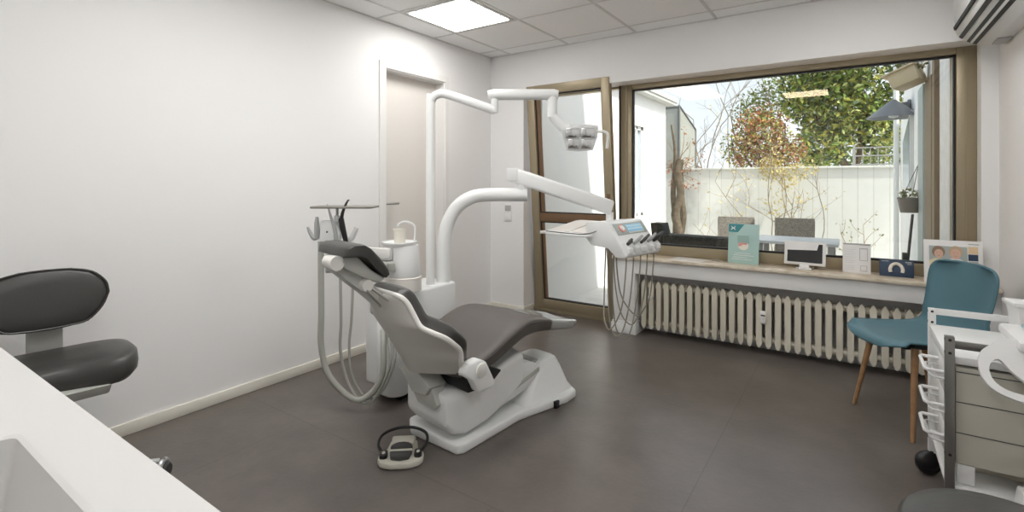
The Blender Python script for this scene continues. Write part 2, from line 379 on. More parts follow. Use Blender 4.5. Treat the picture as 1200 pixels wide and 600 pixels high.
# base plate
out = [(.205, -.33), (.19, -.365), (-.12, -.405), (-.20, -.36), (-.205, -.33), (-.185, -.12), (-.165, .08), (-.185, .26), (-.21, .42), (-.195, .52), (-.12, .56), (.12, .56), (.195, .52), (.21, .42), (.19, .26), (.165, .08), (.185, -.12)]
MB().prism(out, .0, .048, bev=.012, seg=3).build('base_plate', M['unitw'], ch)
MB().box((.19, .315, .002), (.211, .35, .04), .002).build('plate_foot', M['blackp'], ch)
# pedestal at the foot end
secs = []
for z, y0, y1, hx, r in ((.045, .13, .55, .165, .05), (.075, .15, .535, .145, .05), (.18, .245, .50, .115, .05), (.225, .29, .475, .10, .045), (.238, .31, .455, .085, .035)):
    secs.append([(x, y, z) for x, y in rrect(hx, (y1-y0)/2, r, c=(0, (y0+y1)/2))])
ped = MB().loft(secs).build('pedestal', M['unitw'], ch, smooth=50)
MB().box((-.085, .27, .225), (.075, .325, .2445), .004).build('pedestal_plate', M['silver'], ped)
# parallelogram lift arm with its cover
b = MB()
prof = [(-.20, .066), (.0, .094), (.17, .125), (.25, .17), (.30, .222), (.24, .255), (.0, .31), (-.22, .33)]
b.prism(prof, -.115, .125, 'x', .012, 2)
la = b.build('lift_arm', M['unitw'], ch)
MB().box((.124, -.04, -.0125), (.129, .26, .0125), .002, mx=Matrix.Translation((0, .02, .15)) @ Matrix.Rotation(R(14), 4, 'X')).build('arm_groove', M['unitg'], la)
secs = []
for y, x0_, x1_, z0, z1, r in ((-.405, -.135, .135, .15, .255, .03), (-.398, -.155, .16, .12, .27, .035), (-.36, -.165, .172, .08, .275, .035), (-.29, -.168, .175, .062, .28, .03), (-.15, -.16, .17, .075, .30, .03), (.0, -.145, .155, .115, .33, .03), (.14, -.125, .13, .17, .34, .03)):
    secs.append([(x, y, z) for x, z in rrect((x1_-x0_)/2, (z1-z0)/2, r, 6, ((x0_+x1_)/2, (z0+z1)/2))])
MB().loft(secs).build('lift_cover', M['unitw'], ch, smooth=32)
# seat underside (black), hinge bracket, lower back bracket
MB().prism([(-.335, .29), (-.33, .385), (-.2, .38), (-.12, .34), (-.2, .285)], -.205, .235, 'x', .006).build('seat_pan', M['blackp'], ch)
MB().prism([(-.40, .40), (-.375, .445), (-.31, .452), (-.265, .43), (-.205, .318), (-.225, .30), (-.315, .30), (-.345, .36)], .232, .285, 'x', .012, 3).build('hinge_bracket', M['unitw'], ch)
MB().lathe([(0, 0), (.032, 0), (.032, .008), (.026, .012), (0, .012)], mx=Matrix.Translation((.284, -.30, .40)) @ Matrix.Rotation(R(90), 4, 'Y')).build('hinge_cap', M['rim'], ch)
MB().prism([(-.175, .335), (-.02, .36), (.085, .30), (.05, .255), (-.06, .245)], -.44, -.34, 'y', .006).build('back_bracket', M['unitg'], ch)
MB().prism([(-.07, .243), (.05, .252), (.085, .295), (.125, .225), (.10, .20), (-.03, .20)], -.428, -.36, 'y', .006).build('bracket_socket', M['unitg'], ch)
# seat and leg rest pad
tab_top = [(-.36, .40), (-.30, .432), (-.2, .472), (-.1, .52), (0, .556), (.07, .562), (.15, .548), (.25, .517), (.4, .478), (.55, .445), (.605, .425)]
tab_w = [(-.36, .18), (-.30, .25), (-.2, .265), (0, .265), (.1, .25), (.22, .205), (.3, .19), (.5, .175), (.57, .165), (.605, .12)]
tab_t = [(-.36, .06), (-.3, .10), (-.1, .125), (.1, .11), (.3, .085), (.5, .07), (.605, .055)]
def pad(y0, y1, n, hollow=0.):
    secs = []
    for k in range(n+1):
        y = y0+(y1-y0)*k/n; w_ = lerp(tab_w, y); zt_ = lerp(tab_top, y); t = lerp(tab_t, y)
        # smooth tables slightly
        w_ = (w_+lerp(tab_w, min(.605, y+.03))+lerp(tab_w, max(-.36, y-.03)))/3; zt_ = (zt_*2+lerp(tab_top, min(.605, y+.04))+lerp(tab_top, max(-.36, y-.04)))/4
        pts = []
        for i in range(25):
            a = math.pi*i/24; u = math.cos(a); e = .45
            pts.append((w_*math.copysign(abs(u)**.55, u), y, zt_-t*.30+t*.30*abs(math.sin(a))**.5-.012*math.sin(a)**4))
        for i in range(1, 14):
            a = math.pi+math.pi*i/14; u = math.cos(a)
            pts.append((w_*.97*math.copysign(abs(u)**.45, u), y, zt_-t*.30-t*.7*abs(math.sin(a))**.45))
        secs.append(pts)
    return MB().loft(secs)
sc = pad(-.36, .315, 44).build('seat_cushion', M['leath2'], ch, smooth=80)
pad(.305, .605, 22).build('leg_rest', M['footcov'], ch, smooth=80)
# side piping along the seat edge
for sx in (1, -1):
    MB().tube([(sx*lerp(tab_w, y)*.985, y, lerp(tab_top, y)-lerp(tab_t, y)*.28) for y in [-.3+.02*k for k in range(31)]], .005, 8).build('piping', M['leather'], sc)
# backrest: rim stations (x, y, z) taken up the side
rim = [(.19, -.347, .370), (.205, -.355, .388), (.25, -.394, .45), (.27, -.416, .509), (.28, -.462, .552), (.275, -.504, .586), (.24, -.541, .608), (.2, -.573, .632), (.17, -.588, .68), (.15, -.605, .727), (.13, -.622, .752), (.1, -.64, .764)]
nb = Vector((0, -.995, -.10)); nf = Vector((0, .82, .57))
bul = [.15, .15, .145, .135, .125, .118, .11, .10, .09, .08, .065, .045]
cfw = [.045, .055, .06, .066, .068, .068, .066, .064, .062, .058, .05, .035]
rm = catmull(rim, 4); bl = [1.06*lerp([(i*4, v) for i, v in enumerate(bul)], k) for k in range(len(rm))]; cf = [lerp([(i*4, v) for i, v in enumerate(cfw)], k) for k in range(len(rm))]
def hoop(rm, dep, sgn, sc_=1., off=0., n=28, pw=.42, dp=.36, ):
    secs = []
    for p, d in zip(rm, dep):
        w_ = p.x*sc_
        pts = []
        for i in range(n+1):
            a = math.pi*i/n; u = math.cos(a)
            v = Vector((w_*math.copysign(abs(u)**pw, u), p.y, p.z))+sgn*(d*abs(math.sin(a))**dp+off)
            pts.append(tuple(v))
        secs.append(pts)
    return secs
def solid(rm, dep, sgn, back, sc_=1., off=0., pw=.42, dp=.36):
    A = hoop(rm, dep, sgn, sc_, off, 28, pw, dp)
    B = hoop(rm, back, sgn, sc_, off, 28, pw, dp)
    return MB().loft([a+b[::-1][1:-1] for a, b in zip(A, B)])
secs = []
for p in rm:
    ys = -.485-(p.z-.36)*.566; pts = []
    for i in range(29):
        u = math.cos(math.pi*i/28); bb = 1-abs(u)**1.4
        pts.append((p.x*u, p.y+(ys-p.y)*bb, p.z))
    pts += [(p.x*math.cos(math.pi*i/8), p.y, p.z) for i in range(7, 0, -1)]
    secs.append(pts)
bs = MB().loft(secs).build('backrest_shell', M['shell'], ch, smooth=60)
A = [tuple(p) for p in rm]; rl = A+[(-p[0], p[1], p[2]) for p in A[::-1]]
MB().tube([Vector((p[0]*1.01, p[1], p[2]))+nf*.004 for p in rl], .012, 10).build('shell_edge', M['rim'], bs, smooth=80)
solid(rm, cf, nf, [0.]*len(rm), 1.0, .012).build('backrest_cushion', M['leather'], ch, smooth=60)
# headrest
hp = [(-.875, .955), (-.87, .985), (-.84, 1.0), (-.79, .998), (-.755, .98), (-.70, .93), (-.655, .878), (-.648, .855), (-.668, .842), (-.72, .885), (-.775, .935), (-.80, .95), (-.85, .953)]
def hsec(x, k):
    cy = sum(p[0] for p in hp)/len(hp); cz = sum(p[1] for p in hp)/len(hp)
    return [(x*(1-.28*max(0, (p[0]+.80)/.16)), p[0]-(1-k)*.2*(p[0]-cy), p[1]-(1-k)*.3*(p[1]-lerp([(-.9, .975), (-.79, .97), (-.65, .86)], p[0]))) for p in hp]
hs = [hsec(x, k) for x, k in ((-.128, .55), (-.122, .85), (-.11, 1), (-.05, 1), (.05, 1), (.11, 1), (.122, .85), (.128, .55))]
MB().loft(hs).build('headrest_cushion', M['leather'], ch, smooth=60)
MB().prism([(-.885, .94), (-.85, .95), (-.80, .947), (-.73, .88), (-.665, .838), (-.70, .822), (-.78, .86), (-.85, .90)], -.07, .085, 'x', .01).build('headrest_support', M['unitg'], ch)
MB().tube([(.0, -.886, .928), (.085, -.886, .928)], [.026, .03], 20).build('headrest_motor', M['rim'], ch)
MB().loft([[(x, -.895+dy, .905+dz) for x, dy, dz in ((-.02, 0, 0), (.05, 0, 0), (.05, .022, .022), (-.02, .022, .022))],
           [(x, -.74+dy, .775+dz) for x, dy, dz in ((-.035, 0, 0), (.055, 0, 0), (.055, .035, .035), (-.035, .035, .035))],
           [(x, -.66+dy, .70+dz) for x, dy, dz in ((-.03, 0, 0), (.05, 0, 0), (.05, .03, .03), (-.03, .03, .03))]]).build('headrest_arm', M['unitg'], ch)
MB().tube([(.03, -.752, .82), (.085, -.752, .82)], .025, 24).build('headrest_knob', M['rim'], ch)
MB().tube([(.09, -.76, .80), (.085, -.70, .735), (.06, -.685, .72)], .006, 8, smooth=5).tube([(.09, -.735, .805), (.10, -.665, .745)], .005, 8).build('release_lever', M['steel'], ch)

# ================================================================== FOOT CONTROL
fc = empty('foot_control', (1.285, -2.395, 0), R(40), 'small ivory foot control with dark pedals and black bar on the floor', 'foot control')
o_ = [(-.10, -.055), (-.085, -.085), (-.04, -.105), (.04, -.105), (.085, -.085), (.10, -.055), (.10, -.01), (.07, .03), (.062, .10), (.03, .108), (-.03, .108), (-.062, .10), (-.07, .03), (-.10, -.01)]
M['ivory'] = mat('ivory_plastic', (.62, .60, .52), .45)
MB().prism(o_, .004, .03, bev=.008, seg=2).prism([(-.052, .02), (.052, .02), (.055, .10), (-.055, .10)], .028, .055, bev=.01).box((-.05, -.028, .028), (.05, -.012, .05), .005).build('housing', M['ivory'], fc)
MB().prism([(.05*math.cos(R(a)), -.010+.045*math.sin(R(a))) for a in range(0, 181, 15)], .03, .058, bev=.005).build('pedal', M['darkg'], fc)
MB().prism([(-.05, -.03), (.05, -.03), (.04, -.075), (.0, -.085), (-.04, -.075)], .03, .05, bev=.005).build('pedal', M['darkg'], fc)
for sx in (-1, 1):
    MB().prism(rrect(.017, .026, .014, c=(sx*.076, -.035)), .026, .046, bev=.005).build('side_button', M['blackp'], fc)
    MB().ball((sx*.076, -.035, .046), (.008, .012, .003)).build('button_symbol', M['ivory'], fc)
MB().tube([(-.088, .0, .03), (-.11, .04, .045), (-.10, .10, .06), (-.04, .14, .068), (.04, .14, .068), (.10, .10, .06), (.11, .04, .045), (.088, .0, .03)], .007, 10, smooth=6).build('carrying_bar', M['blackp'], fc)

# ================================================================== TREATMENT UNIT (world coordinates)
un = empty('dental_treatment_unit', (.69, -1.80, 0), 0, 'white dental treatment unit with spittoon, lamp pole, instrument table and hoses beside the patient chair', 'dental unit')
W = dict(local=False)
MB().box((.61, -2.05, .08), (.865, -1.53, .617), .018, 3).build('cabinet', M['unitw'], un, **W)
MB().box((.63, -1.985, .0), (.84, -1.57, .085), .01).build('plinth', M['blackp'], un, **W)
b = MB().loft([[(x, y, z) for x, y in rrect(.095+e, .08+e, .07, c=(.795, -1.995))] for z, e in ((.045, -.01), (.06, 0), (.45, 0), (.47, -.012))])
b.build('cabinet_front', M['unitw'], un, **W, smooth=60)
# spittoon
sx, sy = .80, -1.925
MB().lathe([(0, .617), (.098, .617), (.104, .622), (.104, .70), (.098, .705)], c=(sx, sy, 0), n=40).build('spittoon_base', M['doorp'], un, **W)
MB().lathe([(.098, .705), (.10, .71), (.097, .77), (.088, .875), (.086, .885), (0, .885)], c=(sx, sy, 0), n=40).build('spittoon_column', M['unitw'], un, **W)
MB().lathe([(.05, .878), (.093, .882), (.102, .895), (.102, .905), (.096, .906), (.09, .896), (.04, .889), (0, .888)], c=(sx-.02, sy-.012, 0), n=40).build('spittoon_bowl', M['unitw'], un, **W)
MB().tube([(sx+.045, sy+.04, .88), (sx+.05, sy+.045, .96), (sx+.045, sy+.04, 1.0), (sx+.015, sy+.005, 1.022), (sx-.012, sy-.02, 1.01), (sx-.018, sy-.026, .993)], .0068, 12, smooth=6).build('water_spout', M['unitw'], un, **W)
# lamp pole and arms
pl = MB().tube([(.80, -1.70, .615), (.80, -1.70, 1.70), (.805, -1.695, 1.765), (.84, -1.675, 1.80), (.90, -1.635, 1.795), (1.14, -1.485, 1.70)], .027, 18, smooth=5)
pl.build('lamp_pole', M['unitw'], un, **W)
MB().tube([(1.14, -1.485, 1.685), (1.14, -1.485, 1.80)], .022, 16).build('lamp_joint', M['unitw'], un, **W)
a2 = MB().tube([(1.105, -1.51, 1.795), (1.135, -1.489, 1.796), (1.445, -1.278, 1.797), (1.465, -1.264, 1.795)], [.026, .034, .034, .028], 18)
a2.build('lamp_spring_arm', M['unitw'], un, **W)
b = MB().tube([(1.437, -1.285, 1.79), (1.437, -1.285, 1.655)], [.03, .03], 16).tube([(1.437, -1.285, 1.665), (1.49, -1.25, 1.60), (1.535, -1.23, 1.57)], [.03, .034, .03], 14, smooth=5)
b.build('lamp_yoke', M['unitw'], un, **W)
# lamp head (local frame: faces -? slightly down, toward the chair)
lm = Matrix.Translation((1.575, -1.188, 1.535)) @ Matrix.Rotation(R(32), 4, 'Z') @ Matrix.Rotation(R(8), 4, 'X')
hd = MB()
secs = []
for yk, hx, z0, z1 in ((.05, .05, -.03, .045), (.03, .10, -.075, .065), (-.005, .115, -.085, .068), (-.03, .108, -.08, .06)):
    pts = [(-hx, yk, z1), (-hx*.5, yk, z1+.008), (hx*.5, yk, z1+.008), (hx, yk, z1), (hx*.97, yk, .0), (hx*.72, yk, z0), (0, yk, z0-.006), (-hx*.72, yk, z0), (-hx*.97, yk, 0)]
    secs.append(pts)
lh = hd.loft(secs, mx=lm).build('lamp_head', M['lamps'], un, **W, smooth=35)
f = MB()
for x0_, x1_, z0, z1 in ((-.09, -.005, -.005, .055), (.005, .09, -.005, .055), (-.075, -.005, -.07, -.012), (.005, .07, -.07, -.012)):
    f.prism([(x0_, z0), (x1_, z0), (x1_*1.0, z1), (x0_*1.0, z1)], -.040, -.026, 'y', .005, mx=lm)
f.build('reflector', M['chrome'], lh, **W)
MB().tube([(.10, -.02, .035), (.15, -.035, .03), (.168, -.04, .01), (.165, -.04, -.07)], .010, 10, smooth=6, mx=lm).build('lamp_handle', M['radi'], lh, **W)
# delivery arm
MB().tube([(.811, -1.59, .615), (.811, -1.59, .82), (.825, -1.578, .96), (.875, -1.545, 1.085), (.96, -1.49, 1.155), (1.06, -1.42, 1.172), (1.255, -1.29, 1.172)], .043, 20, smooth=5).build('delivery_arm', M['unitw'], un, **W)
MB().tube([(1.225, -1.31, 1.17), (1.225, -1.31, 1.25)], .030, 16).build('arm_joint', M['unitw'], un, **W)
dA = Vector((1.18, -1.34, 1.30)); dB = Vector((1.70, -.98, 1.087)); dv = (dB-dA).normalized(); sd = dv.cross(Vector((0, 0, 1))).normalized(); u3 = sd.cross(dv)
def bar(A, B, hw, hh, r, ext=0.): 
    secs = []
    for t, k in ((-.0, .8), (.012, 1), (1-.012, 1), (1, .8)):
        c_ = A+(B-A)*t; secs.append([tuple(c_+sd*x*k+u3*y*k) for x, y in rrect(hw, hh, r, 4)])
    return MB().loft(secs)
bar(dA, dB, .035, .048, .02).build('spring_arm', M['unitw'], un, **W, smooth=50)
MB().box((-.045, -.04, -.04), (.03, .04, .042), .008, mx=Matrix.Translation(dA) @ Matrix.Rotation(R(34.6), 4, 'Z')).build('arm_block', M['unitw'], un, **W)
MB().tube([(1.688, -.985, 1.06), (1.688, -.985, .99)], .024, 14).build('head_post', M['unitw'], un, **W)
# delivery head: local frame x = rt, y = chair axis
dh = Matrix.Translation((1.782, -.960, 0)) @ Matrix.Rotation(-math.atan2(.18, .98), 4, 'Z')
prof = [(-.16, .90), (-.12, .86), (.0, .85), (.06, .80), (.125, .80), (.137, .818), (.0, 1.005), (-.03, 1.013), (-.16, 1.0)]
b = MB().prism(prof, -.20, .205, 'y', .008, 2, mx=dh)
hdp = b.build('instrument_table', M['unitw'], un, **W)
# sloping panel: local x runs down the slope, y along the front edge, z out of the face
SL = dh @ Matrix.Translation((.0685, 0, .9115)) @ Matrix.Rotation(math.atan2(.187, .137), 4, 'Y')
pm = SL
MB().box((-.102, -.165, 0), (-.022, .175, .006), .003, mx=pm).build('control_panel', M['pgrey'], hdp, **W)
MB().box((-.088, -.04, .005), (-.038, .14, .009), .002, mx=pm).build('display', M['lcd'], hdp, **W)
f = MB()
for k in range(7): f.box((-.034, -.04+k*.026, .006), (-.026, -.022+k*.026, .0095), .001, mx=pm)
for k in range(7):
    for j in range(2): f.box((-.08+j*.02, -.032+k*.025, .0085), (-.07+j*.02, -.018+k*.025, .0105), .001, mx=pm)
f.build('button', M['unitw'], hdp, **W)
MB().lathe([(.0, 0), (.026, 0), (.026, .008), (.018, .009), (0, .009)], mx=pm @ Matrix.Translation((-.062, -.10, .005))).build('dial', M['pgum'], hdp, **W)
MB().lathe([(.0, 0), (.018, 0), (.016, .006), (0, .006)], mx=pm @ Matrix.Translation((-.062, -.10, .013))).build('dial_cap', M['unitw'], hdp, **W)
# instrument holders and handpieces
for k in range(5):
    yk = -.162+k*.082
    hm = SL @ Matrix.Translation((.06, yk, 0))
    hb = MB().prism([(-.03, -.012), (-.022, .022), (.03, .03), (.052, .012), (.05, -.012)], -.022, .026, 'y', .004, mx=hm).build('instrument_holder', M['unitw'], hdp, **W)
    hq = hm @ Matrix.Translation((-.012, 0, .036))
    if k == 0:
        MB().tube([(.01, -.02, 0), (-.004, .02, .006)], [.010, .014], 12, mx=hq).tube([(-.004, .02, .006), (-.014, .035, .01)], .008, 10, mx=hq).build('handpiece', M['darkg'], hb, **W)
    elif k == 4:
        MB().tube([(.012, -.045, .0), (-.004, .02, .008), (-.024, .085, .012)], [.010, .014, .011], 12, smooth=4, mx=hq).tube([(-.022, .08, .012), (-.03, .11, .012), (-.012, .16, .008)], [.007, .006, .003], 8, smooth=3, mx=hq).build('handpiece', M['blackp'], hb, **W)
    else:
        MB().tube([(.012, -.035, 0), (-.004, .02, .008), (-.022, .07, .014)], [.009, .011, .008], 12, smooth=4, mx=hq).tube([(-.02, .066, .014), (-.026, .082, .010)], [.009, .008], 10, mx=hq).build('handpiece', M['silver'] if k != 2 else M['darkg'], hb, **W)
    low = (.36, .30, .27, .34, .38)[k]
    MB().tube([(.11, yk, .815), (.105, yk, .72), (.085, yk-.005, .52), (.05, yk-.02, low+.05), (.01, yk-.035, low), (-.04, yk*.8-.045, low+.06), (-.07, yk*.55-.04, .54), (-.08, yk*.4-.04, .72), (-.08, yk*.4-.03, .86)], .0045, 8, smooth=7, mx=dh).build('hose', M['hosed'], hdp, **W)
# tray
tm = dh @ Matrix.Translation((-.295, -.05, .945)) @ Matrix.Rotation(R(9), 4, 'X') @ Matrix.Translation((0, 0, -.963))
tr = MB().prism(rrect(.19, .20, .05, c=(0, 0)), .955, .97, bev=.005, mx=tm).build('tray_table', M['unitw'], hdp, **W)
MB().box((.15, -.03, .92), (.30, .09, .962), .006, mx=tm).build('tray_bracket', M['unitw'], hdp, **W)
MB().prism(rrect(.082, .15, .015, c=(-.085, 0)), .969, .976, bev=.002, mx=tm).build('tray_mat', M['doorp'], tr, **W)
MB().prism(rrect(.078, .15, .015, c=(.09, 0)), .969, .976, bev=.002, mx=tm).build('tray_mat', M['doorp'], tr, **W)
MB().tube([(-.18, -.17, .963), (-.215, -.185, .963)], .011, 8, mx=tm).build('tray_grip', M['radi'], tr, **W)
MB().tube([(-.165, -.185, .975), (.0, -.192, .975), (.17, -.17, .977), (.27, -.10, 1.02)], .003, 6, smooth=5, mx=tm).build('tray_rail', M['darkg'], tr, **W)

# ------------------------------------------------------------------ assistant element of the unit
MB().tube([(.78, -2.00, .775), (.70, -2.12, .775), (.612, -2.315, .775)], .018, 12).box((-.06, -.02, -.022), (.06, .02, .022), .005, mx=Matrix.Translation((.80, -2.02, .775)) @ Matrix.Rotation(R(-40), 4, 'Z')).build('assistant_arm', M['unitg'], un, **W)
ae = MB().box((-.06, -.03, .905), (.075, .03, .935), .01, mx=Matrix.Translation((.665, -2.29, 0)) @ Matrix.Rotation(R(34), 4, 'Z'))
ae.box((-.03, -.022, .775), (.0, .022, .91), .006, mx=Matrix.Translation((.665, -2.29, 0)) @ Matrix.Rotation(R(34), 4, 'Z'))
ae = ae.build('assistant_element', M['unitg'], un, **W)
am = Matrix.Translation((.665, -2.29, 0)) @ Matrix.Rotation(R(34), 4, 'Z')
MB().prism([(-.085, .935), (.02, .935), (.035, .99), (.0, 1.045), (-.075, 1.045)], -.02, .025, 'y', .006, mx=am).build('element_housing', M['unitw'], ae, **W)
MB().lathe([(0, 0), (.005, 0), (.005, .004), (0, .004)], n=12, mx=am @ Matrix.Translation((-.04, -.0205, .985)) @ Matrix.Rotation(R(90), 4, 'X')).build('button', M['darkg'], ae, **W)
# hooks / holders to the left and right
MB().tube([(-.085, 0, .965), (-.115, -.005, .95), (-.135, -.008, .975), (-.15, -.01, 1.01)], [.012, .014, .010, .006], 10, smooth=4, mx=am).tube([(-.10, 0, .95), (-.10, -.01, 1.03), (-.098, -.012, 1.065)], [.018, .014, .008], 10, mx=am).build('suction_holder', M['silver'], ae, **W)
MB().tube([(.06, 0, .92), (.085, 0, .95), (.115, -.005, 1.01)], [.010, .016, .013], 10, mx=am).build('suction_holder', M['unitw'], ae, **W)
MB().tube([(.01, -.02, .90), (.005, -.022, .98), (-.02, -.03, 1.08), (-.035, -.033, 1.135)], [.013, .011, .006, .003], 10, smooth=3, mx=am).build('scaler', M['silver'], ae, **W)
MB().tube([(.068, -.025, .90), (.06, -.028, .95), (.047, -.032, 1.01), (.04, -.034, 1.06)], [.010, .013, .016, .014], 12, smooth=4, mx=am).tube([(.04, -.034, 1.05), (.052, -.036, 1.10), (.075, -.038, 1.15), (.085, -.038, 1.157)], [.011, .008, .005, .003], 10, smooth=4, mx=am).build('syringe', M['blackp'], ae, **W)
MB().box((.005, -.045, 1.035), (.03, -.02, 1.075), .004, mx=am).build('syringe_button', M['silver'], ae, **W)
tr2 = MB().prism(rrect(.165, .09, .02, c=(.045, .02)), 1.112, 1.124, bev=.003, mx=am).build('instrument_tray', M['traym'], ae, **W)
MB().tube([(.0, .02, 1.04), (.0, .02, 1.113)], .008, 10, mx=am).build('tray_post', M['unitg'], ae, **W)
# small perforated side tray
MB().prism([(-.07, .835), (.075, .835), (.085, .845), (.085, .895), (-.075, .905)], -.006, .03, 'y', .006, mx=Matrix.Translation((.80, -2.14, -.01)) @ Matrix.Rotation(R(34), 4, 'Z')).build('side_tray', M['radi'], un, **W)
MB().tube([(-.04, .035, .825), (.075, .035, .825), (.092, .03, .84), (.092, .03, .895)], .004, 8, smooth=4, mx=Matrix.Translation((.80, -2.14, -.01)) @ Matrix.Rotation(R(34), 4, 'Z')).build('tray_rim', M['silver'], un, **W)
# suction hoses
MB().tube([(.597, -2.335, .93), (.597, -2.335, .75), (.60, -2.335, .55), (.60, -2.335, .36), (.64, -2.31, .20), (.74, -2.245, .085), (.81, -2.20, .095), (.875, -2.155, .20), (.86, -2.13, .36), (.80, -2.08, .42)], .016, 12, smooth=7).build('suction_hose', M['hose'], un, **W)
MB().tube([(.685, -2.28, .90), (.69, -2.28, .72), (.688, -2.275, .50), (.685, -2.275, .33), (.72, -2.25, .16), (.79, -2.205, .05), (.85, -2.17, .10), (.915, -2.135, .26), (.88, -2.11, .40), (.82, -2.07, .43)], .008, 10, smooth=7).build('suction_hose', M['hose'], un, **W)
MB().tube([(.735, -2.245, .90), (.742, -2.24, .70), (.73, -2.24, .50), (.718, -2.245, .36), (.73, -2.235, .20), (.79, -2.19, .085), (.87, -2.15, .12), (.935, -2.12, .28), (.90, -2.09, .40), (.84, -2.06, .43)], .007, 10, smooth=7).build('suction_hose', M['hose'], un, **W)

# cup
MB().lathe([(0, 0), (.031, 0), (.032, .003), (.037, .082), (.039, .085), (.037, .088), (.035, .084), (.03, .006), (0, .005)]).thing('drinking_cup', M['doorp'], (.778, -1.945, .888+.001), 'small cream drinking cup on the rim of the white spittoon', 'cup', local=True) if False else None
b = MB().lathe([(0, 0), (.031, 0), (.032, .003), (.036, .078), (.0385, .080), (.0385, .086), (.036, .086), (.033, .08), (.029, .006), (0, .005)], c=(.79, -1.945, .893))
b.thing('drinking_cup', M['ivory'] if False else M['base'], (.79, -1.945, .893), 'small cream drinking cup on the white spittoon under the water spout', 'cup')

# light switch
sw = empty('light_switch', (.216, -.0, .96), 0, 'white light switch plate with grey insert on the wall left of the balcony door', 'light switch')
MB().box((-.042, -.010, -.085), (.042, 0, .085), .004).build('plate', M['wallw'], sw)
MB().box((-.034, -.014, .015), (.034, -.009, .07), .003).build('insert', M['greyt'], sw)
MB().box((-.03, -.014, -.07), (.03, -.009, -.012), .003).build('rocker', M['wallw'], sw)

# ================================================================== STOOL WITH BACKREST
so = empty('operator_stool', (.495, -3.40, 0), R(-6), 'charcoal saddle stool with backrest and chrome castor base by the long left wall', 'stool')
# local: +x = front, y = width
def seat_pt(a, k):
    r = 1.0; c_, s_ = math.cos(a), math.sin(a)
    x = .20*math.copysign(abs(c_)**.75, c_); y = .245*math.copysign(abs(s_)**.7, s_)
    if c_ > 0: x *= (1-.42*max(0, 1-abs(s_)*1.5))
    return x*k, y*k
secs = []
for k, z, top in ((.0, .545, 0), (.80, .535, 0), (.93, .54, 0), (.99, .56, 0), (1.0, .585, 0), (.985, .605, 1), (.93, .622, 1), (.8, .63, 1), (.5, .625, 1), (.25, .622, 1), (.02, .62, 1)):
    sec = []
    for i in range(48):
        a = 2*math.pi*i/48; x, y = seat_pt(a, max(k, .02)); zz = z
        if top: zz += .018*(abs(y)/.24)**2-.06*max(0, x/.2)**2*(1-abs(y)/.26)
        else: zz += -.03*max(0, x/.2)**2*(1-abs(y)/.26)
        sec.append((x, y, zz-.045))
    secs.append(sec)
MB().loft(secs).build('seat', M['leather'], so, smooth=70)
MB().prism([(-.15, .445), (.12, .445), (.16, .49), (-.18, .505)], -.14, .14, 'y', .01).build('seat_plate', M['unitg'], so)
bp_ = [(.205, .0), (.195, .05), (.15, .098), (.08, .118), (0, .122), (-.08, .118), (-.15, .098), (-.195, .05), (-.205, .0), (-.18, -.06), (-.13, -.112), (-.07, -.122), (0, -.125), (.07, -.122), (.13, -.112), (.18, -.06)]
secs = []
for k, off in ((.2, -.03), (.90, -.03), (.98, -.022), (1, -.008), (1, .008), (.965, .022), (.88, .030), (.5, .034), (.1, .035)):
    secs.append([(off+.10*(y*k)**2*6*.3, y*k, z*k) for y, z in bp_])
bm_ = Matrix.Translation((-.245, 0, .772)) @ Matrix.Rotation(R(-10), 4, 'Y')
br_ = MB().loft(secs, mx=bm_).build('backrest', M['leather'], so, smooth=60)
MB().tube([(.026+.18*y*y, y*.965, z*.955) for y, z in catmull([(p[0], p[1], 0) for p in bp_+bp_[:1]], 4) and [(p.x, p.y) for p in catmull([(p[0], p[1], 0) for p in bp_+bp_[:1]], 4)]], .004, 6, mx=bm_).build('piping', M['leather'], br_)
MB().prism([(-.27, .455), (-.10, .455), (-.10, .47), (-.255, .475), (-.262, .515), (-.268, .76), (-.285, .76), (-.285, .475)], -.056, .056, 'y', .004).build('backrest_bar', M['unitg'], so)
MB().tube([(0, 0, .10), (0, 0, .33)], .026, 16).tube([(0, 0, .33), (0, 0, .455)], .016, 16).build('gas_column', M['darkg'], so)
sb = MB()
for k in range(5):
    a = R(72*k+84); c_, s_ = math.cos(a), math.sin(a)
    leg = MB().tube([(.02*c_, .02*s_, .115), (.17*c_, .17*s_, .105), (.32*c_, .32*s_, .075)], [.024, .020, .014], 12).build('base_leg', M['chrome'], so)
    cm = Matrix.Translation((.335*c_, .335*s_, .033)) @ Matrix.Rotation(a+R(50), 4, 'Z')
    b = MB()
    for sgn in (-1, 1): b.lathe([(0, -.009), (.026, -.009), (.032, -.004), (.032, .004), (.026, .009), (0, .009)], n=24, mx=cm @ Matrix.Translation((0, sgn*.014, 0)) @ Matrix.Rotation(R(90), 4, 'X'))
    b.tube([(0, 0, 0), (0, 0, .05)], .008, 8, mx=cm)
    cs = b.build('castor', M['darkg'], so)
    MB().tube([(-.03, 0, .012), (-.015, 0, .036), (.015, 0, .036), (.03, 0, .012)], .012, 8, smooth=3, mx=cm).build('castor_hood', M['silver'], cs)

